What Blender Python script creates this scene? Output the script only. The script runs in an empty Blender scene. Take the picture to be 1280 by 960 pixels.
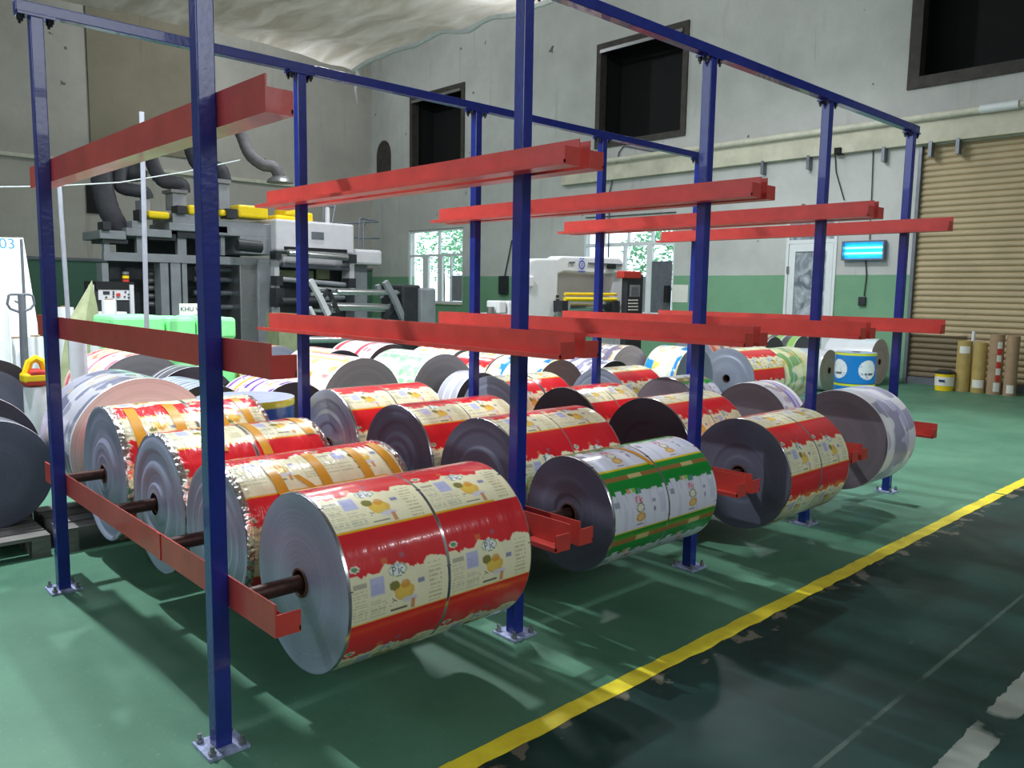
import bpy, bmesh, math, random
import numpy as np
from mathutils import Vector, Matrix
random.seed(7); RNG = np.random.default_rng(11)
PI = math.pi
sc = bpy.context.scene
col = sc.collection

# ------------------------------------------------------------ camera, world, lights
CAM = Vector((-1.1189, -2.6858, 1.6437)); YAW, PIT, ROL, FPX = 0.7550, -0.1152, 0.0158, 1005.08
_f = Vector((math.sin(YAW)*math.cos(PIT), math.cos(YAW)*math.cos(PIT), math.sin(PIT)))
_r0 = Vector((math.cos(YAW), -math.sin(YAW), 0)); _u0 = _r0.cross(_f)
_r = _r0*math.cos(ROL) + _u0*math.sin(ROL); _u = _u0*math.cos(ROL) - _r0*math.sin(ROL)
cd = bpy.data.cameras.new('camera'); cam = bpy.data.objects.new('camera', cd); col.objects.link(cam)
cam.matrix_world = Matrix(((_r.x, _u.x, -_f.x, CAM.x), (_r.y, _u.y, -_f.y, CAM.y), (_r.z, _u.z, -_f.z, CAM.z), (0, 0, 0, 1)))
cd.sensor_fit = 'HORIZONTAL'; cd.sensor_width = 36; cd.lens = 36*FPX/1280; cd.clip_end = 200; cd.clip_start = .05
sc.camera = cam
sc.view_settings.view_transform = 'Standard'; sc.view_settings.look = 'None'
sc.view_settings.gamma = 1; sc.view_settings.use_curve_mapping = False
sc.view_settings.exposure = 0.0
wd = bpy.data.worlds.new('sky'); sc.world = wd; wd.use_nodes = True
bg = wd.node_tree.nodes['Background']; bg.inputs[0].default_value = (.80, .93, 1.0, 1); bg.inputs[1].default_value = 2.6

def lamp(name, loc, size, power, color=(1, 1, 1), rot=(0, 0, 0), shape='DISK', sy=None):
    l = bpy.data.lights.new(name, 'AREA'); l.shape = shape; l.size = size; l.energy = power; l.color = color
    if sy: l.size_y = sy
    o = bpy.data.objects.new(name, l); col.objects.link(o); o.location = loc; o.rotation_euler = rot
    return o
# high-bay lamps hung in rows and added wall fill points, all above the frame
COOL = (.90, .955, 1.0)
def bay(loc, power, r=.22):  # bare point light added to brighten the walls
    l = bpy.data.lights.new('overhead_light', 'POINT'); l.shadow_soft_size = r; l.energy = power; l.color = COOL
    o = bpy.data.objects.new('overhead_light', l); col.objects.link(o); o.location = loc
def hood(loc, power, size=.45): lamp('overhead_light', loc, size, power, COOL)
def reflector(loc, power, cone, r=.16, tilt=(0, 0, 0)):      # high-bay lamp with a deep reflector
    l = bpy.data.lights.new('overhead_light', 'SPOT'); l.shadow_soft_size = r; l.energy = power; l.color = COOL; l.spot_size = math.radians(cone); l.spot_blend = .75
    o = bpy.data.objects.new('overhead_light', l); col.objects.link(o); o.location = loc; o.rotation_euler = tilt
reflector((-0.15, 4.4, 6.2), 1850, 130, .07)
reflector((8.5, -0.3, 6.2), 1450, 76, .10)
hood((3.0, 2.6, 6.3), 90)
hood((3.8, 5.0, 6.1), 400)
hood((10.4, 5.2, 6.2), 230)
hood((6.6, -7.0, 6.4), 40)
hood((-0.6, 9.6, 6.0), 110)
hood((7.0, 11.0, 6.2), 130)
bay((9.0, 16.8, 8.6), 440)  # this and the next two: bare points added as wall fill
bay((9.0, 7.4, 8.4), 400)
bay((1.0, 8.0, 5.6), 130)
# soft fill light added behind the camera, the wall there has no opening
lamp('front_fill_light', (1.0, -8.6, 5.4), 7.0, 280, (.88, .95, 1.0), (math.radians(76), 0, 0), 'RECTANGLE', 2.6)

# ------------------------------------------------------------ helpers
lamp('left_fill_light', (-6.6, 3.5, 5.4), 2.6, 210, (.72, .84, 1.0), (0, math.radians(-76), 0), 'RECTANGLE', 7.0)  # bluish fill added for faces turned left, no opening in that wall
def ray(u, v): return _f + _r*((u-640)/FPX) - _u*((v-480)/FPX)
def WY(u, v, y): d = ray(u, v); return CAM + d*((y-CAM.y)/d.y)
def WX(u, v, x): d = ray(u, v); return CAM + d*((x-CAM.x)/d.x)
def WD(u, v, D): return CAM + ray(u, v)*D
def lin(c):
    if isinstance(c, str): c = tuple(int(c[i:i+2], 16)/255 for i in (0, 2, 4))
    return tuple(((x/12.92) if x <= .04045 else ((x+.055)/1.055)**2.4) for x in c)

class NT:
    def __init__(s, name):
        s.m = bpy.data.materials.new(name); s.m.use_nodes = True; s.t = s.m.node_tree; s.b = s.t.nodes['Principled BSDF']
    def n(s, typ, **kw):
        nd = s.t.nodes.new(typ)
        for k, v in kw.items():
            if hasattr(nd, k): setattr(nd, k, v)
            else: nd.inputs[k.replace('_', ' ')].default_value = v
        return nd
    def l(s, a, b): s.t.links.new(a, b)
    def val(s, k, v): s.b.inputs[k].default_value = v

def mat(name, c, rough=.5, metal=0., var=.12, scale=6., bump=.0, bscale=80., spec=.5, coat=0., stretch=None, emit=None, estr=0.):
    t = NT(name); c = lin(c)
    tc = t.n('ShaderNodeTexCoord'); mp = t.n('ShaderNodeMapping'); t.l(tc.outputs['Object'], mp.inputs[0])
    if stretch: mp.inputs['Scale'].default_value = stretch
    nz = t.n('ShaderNodeTexNoise', Scale=scale, Detail=4., Roughness=.6); t.l(mp.outputs[0], nz.inputs['Vector'])
    rp = t.n('ShaderNodeValToRGB'); rp.color_ramp.elements[0].position = .3; rp.color_ramp.elements[1].position = .7
    rp.color_ramp.elements[0].color = tuple(max(0, x*(1-var)) for x in c)+(1,)
    rp.color_ramp.elements[1].color = tuple(min(1, x*(1+var)) for x in c)+(1,)
    t.l(nz.outputs['Fac'], rp.inputs[0]); t.l(rp.outputs[0], t.b.inputs['Base Color'])
    t.val('Roughness', rough); t.val('Metallic', metal); t.val('Specular IOR Level', spec); t.val('Coat Weight', coat)
    if bump:
        n2 = t.n('ShaderNodeTexNoise', Scale=bscale, Detail=3.); t.l(mp.outputs[0], n2.inputs['Vector'])
        bp = t.n('ShaderNodeBump', Strength=bump, Distance=.01); t.l(n2.outputs['Fac'], bp.inputs['Height']); t.l(bp.outputs[0], t.b.inputs['Normal'])
    if emit:
        t.val('Emission Color', lin(emit)+(1,)); t.val('Emission Strength', estr)
    return t.m

class MB:
    def __init__(s): s.v = []; s.f = []
    def add(s, vs, fs):
        k = len(s.v); s.v += [tuple(p) for p in vs]; s.f += [tuple(i+k for i in f) for f in fs]; return s
    def box(s, x0, x1, y0, y1, z0, z1):
        if x0 > x1: x0, x1 = x1, x0
        if y0 > y1: y0, y1 = y1, y0
        if z0 > z1: z0, z1 = z1, z0
        return s.add([(x0,y0,z0),(x1,y0,z0),(x1,y1,z0),(x0,y1,z0),(x0,y0,z1),(x1,y0,z1),(x1,y1,z1),(x0,y1,z1)],
              [(0,3,2,1),(4,5,6,7),(0,1,5,4),(1,2,6,5),(2,3,7,6),(3,0,4,7)])
    def cyl(s, p0, p1, r, n=14, r1=None, cap=True):
        p0, p1 = Vector(p0), Vector(p1); a = (p1-p0).normalized(); r1 = r if r1 is None else r1
        h = Vector((0, 0, 1)) if abs(a.z) < .9 else Vector((1, 0, 0)); e = a.cross(h).normalized(); g = a.cross(e)
        vs = []
        for P, R in ((p0, r), (p1, r1)):
            for i in range(n):
                t = 2*PI*i/n; vs.append(P+e*math.cos(t)*R+g*math.sin(t)*R)
        fs = [(i, i+n, (i+1) % n+n, (i+1) % n) for i in range(n)]
        if cap: fs += [tuple(range(n)), tuple(range(2*n-1, n-1, -1))]
        return s.add(vs, fs)
    def path(s, pts, r, n=10):
        pts = [Vector(p) for p in pts]; rings = []; e = None
        for i, p in enumerate(pts):
            a = (pts[min(i+1, len(pts)-1)]-pts[max(i-1, 0)]).normalized()
            if e is None:
                h = Vector((0, 0, 1)) if abs(a.z) < .9 else Vector((1, 0, 0)); e = a.cross(h).normalized()
            else: e = (e-a*e.dot(a)).normalized()
            g = a.cross(e); rr = r[i] if isinstance(r, (list, tuple)) else r
            rings.append([p+e*math.cos(2*PI*k/n)*rr+g*math.sin(2*PI*k/n)*rr for k in range(n)])
        vs = [q for R in rings for q in R]; m = len(rings)
        fs = [(j*n+i, (j+1)*n+i, (j+1)*n+(i+1) % n, j*n+(i+1) % n) for j in range(m-1) for i in range(n)]
        fs += [tuple(range(n)), tuple(range(m*n-1, (m-1)*n-1, -1))]
        return s.add(vs, fs)
    def lathe(s, prof, o=(0, 0, 0), n=24):     # prof: (radius, z)
        vs = []; o = Vector(o)
        for (r, z) in prof:
            for i in range(n): vs.append(o+Vector((r*math.cos(2*PI*i/n), r*math.sin(2*PI*i/n), z)))
        m = len(prof)
        fs = [(j*n+i, j*n+(i+1) % n, (j+1)*n+(i+1) % n, (j+1)*n+i) for j in range(m-1) for i in range(n)]
        fs += [tuple(range(n-1, -1, -1)), tuple(range((m-1)*n, m*n))]
        return s.add(vs, fs)
    def prism(s, pts, y0, y1):                 # pts in x,z extruded along y
        n = len(pts); vs = [(p[0], y0, p[1]) for p in pts]+[(p[0], y1, p[1]) for p in pts]
        return s.add(vs, [tuple(range(n)), tuple(range(2*n-1, n-1, -1))]+[(i, i+n, (i+1) % n+n, (i+1) % n) for i in range(n)])

def obj(name, mb, m, parent=None, smooth=False, bevel=0, loc=None):
    me = bpy.data.meshes.new(name); me.from_pydata(mb.v, [], mb.f); me.materials.append(m)
    bm = bmesh.new(); bm.from_mesh(me); bmesh.ops.recalc_face_normals(bm, faces=bm.faces); bm.to_mesh(me); bm.free()
    if smooth:
        for p in me.polygons: p.use_smooth = True
        if hasattr(me, 'set_sharp_from_angle'): me.set_sharp_from_angle(angle=math.radians(40))
    o = bpy.data.objects.new(name, me); col.objects.link(o)
    if parent: o.parent = parent
    if loc: o.location = loc
    if bevel:
        b = o.modifiers.new('bevel', 'BEVEL'); b.width = bevel; b.segments = 2; b.limit_method = 'ANGLE'
    return o
def tag(o, label=None, cat=None, group=None, kind=None):
    if label: o['label'] = label
    if cat: o['category'] = cat
    if group: o['group'] = group
    if kind: o['kind'] = kind
    return o
def thing(name, label, cat, loc=(0, 0, 0), rz=0., group=None):
    o = bpy.data.objects.new(name, None); col.objects.link(o); o.location = loc; o.rotation_euler = (0, 0, rz); o.empty_display_size = .1
    return tag(o, label, cat, group)
def struct(name, mb, m, parent=None, **k):
    o = obj(name, mb, m, parent, **k)
    if not parent: o['kind'] = 'structure'
    return o
def off(mb, o):
    mb.v = [(p[0]-o[0], p[1]-o[1], p[2]-o[2]) for p in mb.v]; return mb
# ------------------------------------------------------------ materials
M = dict(
 blue=mat('blue_enamel', '1c2c88', .26, var=.15, scale=9, bump=.12, bscale=45, coat=.4),
 red=mat('red_enamel', 'c6463f', .36, var=.12, scale=7, bump=.06, bscale=50, coat=.12),
 plate=mat('splashed_base_plate', '9aa3c4', .5, var=.5, scale=30, bump=.2),
 bolt=mat('dark_bolt', '2a2a2c', .45, .6),
 steel=mat('steel', '9a9a9c', .35, .8, var=.1, scale=20),
 chrome=mat('chromed_roller', 'd8d8da', .18, .9, var=.04),
 shaft=mat('rusty_shaft', '4a302a', .45, .5, var=.4, scale=25, bump=.1),
 core=mat('dark_core', '5a3a34', .7, var=.3),
 cream=mat('cream_paint', 'cfcdbb', .6),
 white=mat('white_paint', 'e9e9ea', .35, var=.04),
 mwhite=mat('machine_white', 'd3d1d6', .4, var=.05),
 mgrey=mat('machine_grey', '8f9298', .45, .2, var=.12, scale=4),
 mdark=mat('machine_dark', '303236', .5, .2, var=.25),
 black=mat('black_void', '0d0d0f', .8, var=.2),
 yellow=mat('machine_yellow', 'f2cf14', .4, var=.06),
 duct=mat('duct_grey', '5b5a5c', .7, var=.2, scale=12, bump=.5, bscale=30),
 ductd=mat('duct_dark', '34343a', .7, var=.2, scale=12, bump=.5, bscale=30),
 gframe=mat('panel_steel', '6f747c', .4, .3, var=.15),
 wood=mat('pallet_wood', '7d7a76', .8, var=.25, scale=5, bump=.3, bscale=40, stretch=(1, 6, 6)),
 tape=mat('brown_tape', 'd79a35', .25, var=.1, scale=12, coat=.3),
 kraft=mat('kraft_paper', 'a3876a', .7, var=.1),
 label=mat('paper_label', 'e6e4dc', .7, var=.04),
 redtape=mat('red_tape', 'c8382c', .5),
 foam=mat('green_foam_wrap', '8cf09c', .6, var=.12, scale=5, bump=.3, bscale=14),
 pipe=mat('grey_white_pipe', '9a9ea8', .5), board=mat('off_white_board', '9fa3a6', .6, var=.1, scale=2),
 film=mat('white_film', 'e4e4e8', .35, var=.06, bump=.25, bscale=12),
 cloth=mat('khaki_cloth', '9aa07c', .85, var=.18, bump=.3, bscale=20),
 ink=mat('navy_ink', '23305e', .5), cyanink=mat('teal_ink', '2f8fae', .5),
 alu=mat('white_aluminium', 'e2e6e8', .4, var=.03),
 brownsteel=mat('rusted_frame', '3f3a36', .7, var=.35, scale=5, bump=.2),
 leaf=mat('leaf', '6fae7c', .6, var=.4, scale=2), bark=mat('bark', '5b4a3b', .9, var=.3),
 cable=mat('cable', '3a3a3c', .6),
)
def glass_mat():
    t = NT('window_glass'); t.val('Base Color', (.92, .97, 1, 1)); t.val('Roughness', .03); t.val('Transmission Weight', 1.0); t.val('IOR', 1.03)
    return t.m
M['glass'] = glass_mat()
def frosted():
    t = NT('clouded_glass'); tc = t.n('ShaderNodeTexCoord'); nz = t.n('ShaderNodeTexNoise', Scale=2.6, Detail=6., Distortion=1.5); t.l(tc.outputs['Object'], nz.inputs['Vector'])
    rp = t.n('ShaderNodeValToRGB'); e = rp.color_ramp.elements; e[0].position = .38; e[0].color = lin('6d7680')+(1,); e[1].position = .66; e[1].color = lin('c5ccd4')+(1,)
    t.l(nz.outputs['Fac'], rp.inputs[0]); t.l(rp.outputs[0], t.b.inputs['Base Color']); t.val('Roughness', .12); t.val('Coat Weight', .4)
    return t.m
M['frost'] = frosted()

def wall_mat(name, upper, lower, zsplit, stain='7b6d55', grime=.5):
    t = NT(name); g = t.n('ShaderNodeNewGeometry'); sp = t.n('ShaderNodeSeparateXYZ'); t.l(g.outputs['Position'], sp.inputs[0])
    nz = t.n('ShaderNodeTexNoise', Scale=.55, Detail=7., Roughness=.65); t.l(g.outputs['Position'], nz.inputs['Vector'])
    mp = t.n('ShaderNodeMapping'); mp.inputs['Scale'].default_value = (3.2, 3.2, .22); t.l(g.outputs['Position'], mp.inputs[0])
    st = t.n('ShaderNodeTexNoise', Scale=1.2, Detail=6., Roughness=.7); t.l(mp.outputs[0], st.inputs['Vector'])
    r1 = t.n('ShaderNodeValToRGB'); r1.color_ramp.elements[0].position = .3; r1.color_ramp.elements[1].position = .72
    u = lin(upper); r1.color_ramp.elements[0].color = tuple(x*.80 for x in u)+(1,); r1.color_ramp.elements[1].color = tuple(min(1, x*1.1) for x in u)+(1,)
    t.l(nz.outputs['Fac'], r1.inputs[0])
    ms = t.n('ShaderNodeMix', data_type='RGBA'); rs = t.n('ShaderNodeValToRGB'); rs.color_ramp.elements[0].position = .60; rs.color_ramp.elements[1].position = .80
    rs.color_ramp.elements[1].color = (grime,)*3+(1,); t.l(st.outputs['Fac'], rs.inputs[0])
    t.l(rs.outputs[0], ms.inputs['Factor']); t.l(r1.outputs[0], ms.inputs['A']); ms.inputs['B'].default_value = lin(stain)+(1,)
    # small flaked spots
    vo = t.n('ShaderNodeTexNoise', Scale=3.5, Detail=2.); t.l(g.outputs['Position'], vo.inputs['Vector'])
    rv = t.n('ShaderNodeValToRGB'); rv.color_ramp.elements[0].position = .735; rv.color_ramp.elements[1].position = .76; t.l(vo.outputs['Fac'], rv.inputs[0])
    m3 = t.n('ShaderNodeMix', data_type='RGBA'); t.l(rv.outputs[0], m3.inputs['Factor']); t.l(ms.outputs['Result'], m3.inputs['A']); m3.inputs['B'].default_value = lin('6e675c')+(1,)
    lo = t.n('ShaderNodeValToRGB'); l = lin(lower); lo.color_ramp.elements[0].position = .3; lo.color_ramp.elements[1].position = .7
    lo.color_ramp.elements[0].color = tuple(x*.85 for x in l)+(1,); lo.color_ramp.elements[1].color = tuple(x*1.12 for x in l)+(1,); t.l(nz.outputs['Fac'], lo.inputs[0])
    ad = t.n('ShaderNodeMath', operation='MULTIPLY_ADD'); t.l(nz.outputs['Fac'], ad.inputs[0]); ad.inputs[1].default_value = .03; t.l(sp.outputs['Z'], ad.inputs[2])
    gt = t.n('ShaderNodeMath', operation='GREATER_THAN'); t.l(ad.outputs[0], gt.inputs[0]); gt.inputs[1].default_value = zsplit+.015
    mx = t.n('ShaderNodeMix', data_type='RGBA'); t.l(gt.outputs[0], mx.inputs['Factor']); t.l(lo.outputs[0], mx.inputs['A']); t.l(m3.outputs['Result'], mx.inputs['B'])
    t.l(mx.outputs['Result'], t.b.inputs['Base Color']); t.val('Roughness', .75)
    bp = t.n('ShaderNodeBump', Strength=.25, Distance=.02); n2 = t.n('ShaderNodeTexNoise', Scale=14., Detail=4.); t.l(g.outputs['Position'], n2.inputs['Vector']); t.l(n2.outputs['Fac'], bp.inputs['Height']); t.l(bp.outputs[0], t.b.inputs['Normal'])
    return t.m
MW_R = wall_mat('right_wall_plaster', 'c6c7c4', '78a584', 2.07)
MW_B = wall_mat('back_wall_plaster', 'bab6ae', '4f7563', 2.30, grime=.6)

def floor_mat():
    t = NT('painted_floor'); g = t.n('ShaderNodeNewGeometry'); sp = t.n('ShaderNodeSeparateXYZ'); t.l(g.outputs['Position'], sp.inputs[0])
    def noise(s, d=5., sc_=None, rough=.6):
        n = t.n('ShaderNodeTexNoise', Scale=s, Detail=d, Roughness=rough)
        if sc_:
            mp = t.n('ShaderNodeMapping'); mp.inputs['Scale'].default_value = sc_; t.l(g.outputs['Position'], mp.inputs[0]); t.l(mp.outputs[0], n.inputs['Vector'])
        else: t.l(g.outputs['Position'], n.inputs['Vector'])
        return n.outputs['Fac']
    def ramp(src, p0, c0, p1, c1):
        r = t.n('ShaderNodeValToRGB'); e = r.color_ramp.elements; e[0].position = p0; e[1].position = p1
        e[0].color = (lin(c0) if isinstance(c0, str) else (c0,)*3)+(1,); e[1].color = (lin(c1) if isinstance(c1, str) else (c1,)*3)+(1,)
        t.l(src, r.inputs[0]); return r.outputs[0]
    def mix(f, a, b):
        m = t.n('ShaderNodeMix', data_type='RGBA'); t.l(f, m.inputs['Factor'])
        for k, x in (('A', a), ('B', b)):
            if isinstance(x, str): m.inputs[k].default_value = lin(x)+(1,)
            else: t.l(x, m.inputs[k])
        return m.outputs['Result']
    def math_(op, a, b, c=None):
        m = t.n('ShaderNodeMath', operation=op)
        for i, x in enumerate((a, b, c)):
            if x is None: continue
            if isinstance(x, (int, float)): m.inputs[i].default_value = x
            else: t.l(x, m.inputs[i])
        return m.outputs[0]
    light = ramp(noise(1.1), .3, '45735c', .72, '5e8b72')
    spk = ramp(noise(45., 3.), .62, 0., .75, .35); light = mix(spk, light, '8fb49c')
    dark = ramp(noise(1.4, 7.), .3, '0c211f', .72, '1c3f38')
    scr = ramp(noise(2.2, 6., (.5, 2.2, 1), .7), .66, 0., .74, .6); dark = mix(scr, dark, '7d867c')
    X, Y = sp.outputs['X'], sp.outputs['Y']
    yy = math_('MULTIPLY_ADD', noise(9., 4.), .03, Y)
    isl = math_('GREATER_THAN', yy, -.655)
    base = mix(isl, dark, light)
    # bare concrete flaking along the front of the yellow line
    b1 = math_('LESS_THAN', Y, -.70); b2 = math_('MULTIPLY_ADD', noise(3.2, 5., (1, .6, 1)), .42, -1.0)   # lower bound of the flaked band
    fl = math_('MULTIPLY', b1, math_('GREATER_THAN', Y, b2)); fl = math_('MULTIPLY', fl, ramp(noise(7., 5.), .52, 0., .56, .8))
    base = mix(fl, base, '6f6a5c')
    # remains of an old grey marking, parallel to the line
    for y0, w, c in ((-1.83, .055, '8b9088'), (-1.50, .010, '44544c')):
        d = math_('ABSOLUTE', math_('SUBTRACT', Y, y0), 0); k = math_('LESS_THAN', math_('MULTIPLY_ADD', noise(14., 3.), w*.6, d), w*1.25)
        base = mix(math_('MULTIPLY', k, ramp(noise(2.0, 4.), .42, 0., .5, .8)), base, c)
    t.l(base, t.b.inputs['Base Color'])
    rr = ramp(noise(2.5, 5.), .3, .42, .75, .62); t.l(rr, t.b.inputs['Roughness']); t.val('Specular IOR Level', .3)
    bp = t.n('ShaderNodeBump', Strength=.15, Distance=.004); t.l(noise(60., 4.), bp.inputs['Height']); t.l(bp.outputs[0], t.b.inputs['Normal'])
    return t.m
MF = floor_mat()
M['line'] = mat('yellow_line_paint', 'fae03a', .45, var=.15, scale=9, bump=.1)
def sheet_mat():
    t = NT('plastic_sheet'); g = t.n('ShaderNodeTexCoord'); mp = t.n('ShaderNodeMapping'); mp.inputs['Scale'].default_value = (1, .3, 1); t.l(g.outputs['Object'], mp.inputs[0])
    nz = t.n('ShaderNodeTexNoise', Scale=2.4, Detail=6., Distortion=.6); t.l(mp.outputs[0], nz.inputs['Vector'])
    rp = t.n('ShaderNodeValToRGB'); rp.color_ramp.elements[0].position = .35; rp.color_ramp.elements[1].position = .7
    rp.color_ramp.elements[0].color = lin('bdb3a6')+(1,); rp.color_ramp.elements[1].color = lin('ece6e0')+(1,); t.l(nz.outputs['Fac'], rp.inputs[0])
    t.l(rp.outputs[0], t.b.inputs['Base Color']); t.val('Roughness', .4)
    bp = t.n('ShaderNodeBump', Strength=.7, Distance=.05); t.l(nz.outputs['Fac'], bp.inputs['Height']); t.l(bp.outputs[0], t.b.inputs['Normal'])
    tr = t.n('ShaderNodeBsdfTranslucent'); t.l(rp.outputs[0], tr.inputs['Color']); mx = t.n('ShaderNodeMixShader'); mx.inputs[0].default_value = .6
    out = t.t.nodes['Material Output']; t.l(t.b.outputs[0], mx.inputs[1]); t.l(tr.outputs[0], mx.inputs[2]); t.l(mx.outputs[0], out.inputs['Surface']); return t.m
MT = sheet_mat()

# ------------------------------------------------------------ room shell
X0, X1, Y0, Y1, ZC = -7.0, 15.0, -9.0, 21.8, 10.6
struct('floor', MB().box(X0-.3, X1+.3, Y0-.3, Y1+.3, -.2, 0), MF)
struct('ground', MB().box(15.4, 60, -40, 60, -.4, -.15), mat('yard_ground', '8f9486', .9))
struct('ceiling', MB().box(X0-.3, X1+.3, Y0-.3, Y1+.3, ZC, ZC+.2), mat('roof_sheet', 'a8a69a', .8))
struct('wall_front', MB().box(X0-.3, X1+.3, Y0-.3, Y0, 0, ZC), mat('front_wall_plaster', 'b9bdb2', .8))
struct('wall_left', MB().box(X0-.3, X0, Y0, Y1, 0, ZC), mat('left_wall_plaster', 'b9bdb2', .8))
struct('wall_back', MB().box(X0-.3, X1+.3, Y1, Y1+.3, 0, ZC), MW_B)
# right wall with real openings: (y0, y1, z0, z1)
OP = dict(win1=(16.76, 19.64, 1.22, 3.58), win2=(8.85, 11.78, 1.10, 3.50), door=(4.87, 5.97, 0., 3.30), shut=(-3.6, 3.38, 0., 4.45),
          v1=(16.75, 19.45, 5.35, 7.85), v2=(8.70, 11.40, 5.35, 7.85), v3=(.95, 3.66, 5.55, 8.05), v4=(-6.8, -4.1, 5.55, 8.05))
def wall_holes():
    ys = sorted({Y0, Y1} | {o[0] for o in OP.values()} | {o[1] for o in OP.values()})
    mb = MB()
    for a, b in zip(ys[:-1], ys[1:]):
        hs = sorted((o[2], o[3]) for o in OP.values() if o[0] <= a+1e-6 and o[1] >= b-1e-6)
        z = 0.
        for h in hs:
            if h[0] > z: mb.box(X1, X1+.28, a, b, z, h[0])
            z = h[1]
        mb.box(X1, X1+.28, a, b, z, ZC)
    return mb
struct('wall_right', wall_holes(), MW_R)

# dark ventilation openings high in the right wall
for i, k in enumerate(('v1', 'v2', 'v3', 'v4')):
    y0, y1, z0, z1 = OP[k]; root = thing('window_%d' % (i+3), None, None, (X1, (y0+y1)/2, z0)); root['kind'] = 'structure'
    o = (X1, (y0+y1)/2, z0); fr = MB(); w = .10 if i < 2 else .17
    fr.box(X1-.05, X1+.2, y0-.04, y0+w, z0-.04, z1+.04); fr.box(X1-.05, X1+.2, y1-w, y1+.04, z0-.04, z1+.04)
    fr.box(X1-.05, X1+.2, y0+w, y1-w, z0-.04, z0+w); fr.box(X1-.05, X1+.2, y0+w, y1-w, z1-w, z1+.04)
    obj('frame', off(fr, o), M['brownsteel'], root)
    bx = MB().box(X1+.9, X1+.92, y0, y1, z0, z1).box(X1+.28, X1+.9, y0, y0+.02, z0, z1).box(X1+.28, X1+.9, y1-.02, y1, z0, z1).box(X1+.28, X1+.9, y0, y1, z0, z0+.02).box(X1+.28, X1+.9, y0, y1, z1-.02, z1)
    obj('hood', off(bx, o), M['black'], root)
    lip = MB().box(X1-.09, X1-.05, y0+w, y1-w, z1-w-.10, z1-w-.02); obj('flap_hinge', off(lip, o), M['steel'], root)

# windows with white aluminium frames, daylight outside
def window(name, key, vs, hs, solid=()):
    y0, y1, z0, z1 = OP[key]; o = (X1, (y0+y1)/2, z0); root = thing(name, None, None, o); root['kind'] = 'structure'
    f = MB(); w = .07
    f.box(X1+.04, X1+.12, y0, y0+w, z0, z1).box(X1+.04, X1+.12, y1-w, y1, z0, z1).box(X1+.04, X1+.12, y0+w, y1-w, z0, z0+w).box(X1+.04, X1+.12, y0+w, y1-w, z1-w, z1)
    obj('frame', off(f, o), M['alu'], root)
    for (a, za, zb, wd_) in vs: obj('mullion', off(MB().box(X1+.03, X1+.11, a-wd_/2, a+wd_/2, za, zb), o), M['alu'], root)
    for (z, a, b, wd_) in hs: obj('transom', off(MB().box(X1+.035, X1+.115, a, b, z-wd_/2, z+wd_/2), o), M['alu'], root)
    obj('pane', off(MB().box(X1+.075, X1+.081, y0+w, y1-w, z0+w, z1-w), o), M['glass'], root)
    for (a, b, za, zb, m) in solid: obj('blind_panel', off(MB().box(X1+.05, X1+.07, a, b, za, zb), o), M[m], root)
    obj('sill', off(MB().box(X1-.04, X1+.04, y0, y1, z0-.04, z0), o), M['cream'], root)
window('window_1', 'win1', [(18.0, 2.75, 3.51, .06), (18.72, 1.29, 2.72, .28), (17.95, 1.29, 2.72, .22), (17.4, 1.29, 2.72, .06)], [(2.75, 16.83, 19.57, .07)],
       [(16.85, 17.35, 1.3, 2.1, 'mgrey')])
window('window_2', 'win2', [(11.1, 2.9, 3.43, .05), (10.3, 2.9, 3.43, .05), (9.55, 2.9, 3.43, .05), (10.4, 1.17, 2.82, .08), (9.62, 1.17, 2.82, .16)],
       [(2.86, 8.92, 11.71, .09)], [(8.95, 9.54, 1.17, 2.42, 'gframe'), (9.72, 10.3, 1.17, 2.05, 'mgrey')])
# glazed white door with transom
def door():
    y0, y1, z0, z1 = OP['door']; o = (X1, (y0+y1)/2, 0); root = thing('door_1', None, None, o); root['kind'] = 'structure'
    f = MB().box(X1-.03, X1+.12, y0, y0+.06, 0, z1).box(X1-.03, X1+.12, y1-.06, y1, 0, z1).box(X1-.03, X1+.12, y0+.06, y1-.06, z1-.06, z1).box(X1-.03, X1+.12, y0+.06, y1-.06, 2.72, 2.80)
    obj('door_frame', off(f, o), M['alu'], root)
    a, b = y0+.07, y1-.07
    l = MB().box(X1-.02, X1+.05, a, a+.14, .02, 2.71).box(X1-.02, X1+.05, b-.14, b, .02, 2.71).box(X1-.02, X1+.05, a+.14, b-.14, .02, .3).box(X1-.02, X1+.05, a+.14, b-.14, 2.56, 2.71)
    leaf = obj('door_leaf', off(l, o), M['alu'], root)
    obj('pane', off(MB().box(X1+.01, X1+.02, a+.14, b-.14, .3, 2.56), o), M['frost'], leaf)
    obj('door_handle', off(MB().box(X1-.08, X1-.02, a+.04, a+.08, 1.02, 1.24), o), M['steel'], leaf)
    obj('hinge', off(MB().box(X1-.05, X1-.02, b-.02, b+.03, 2.1, 2.25), o), M['steel'], leaf)
    obj('transom_pane', off(MB().box(X1+.01, X1+.02, y0+.06, y1-.06, 2.80, z1-.06), o), M['frost'], root)
door()
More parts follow.
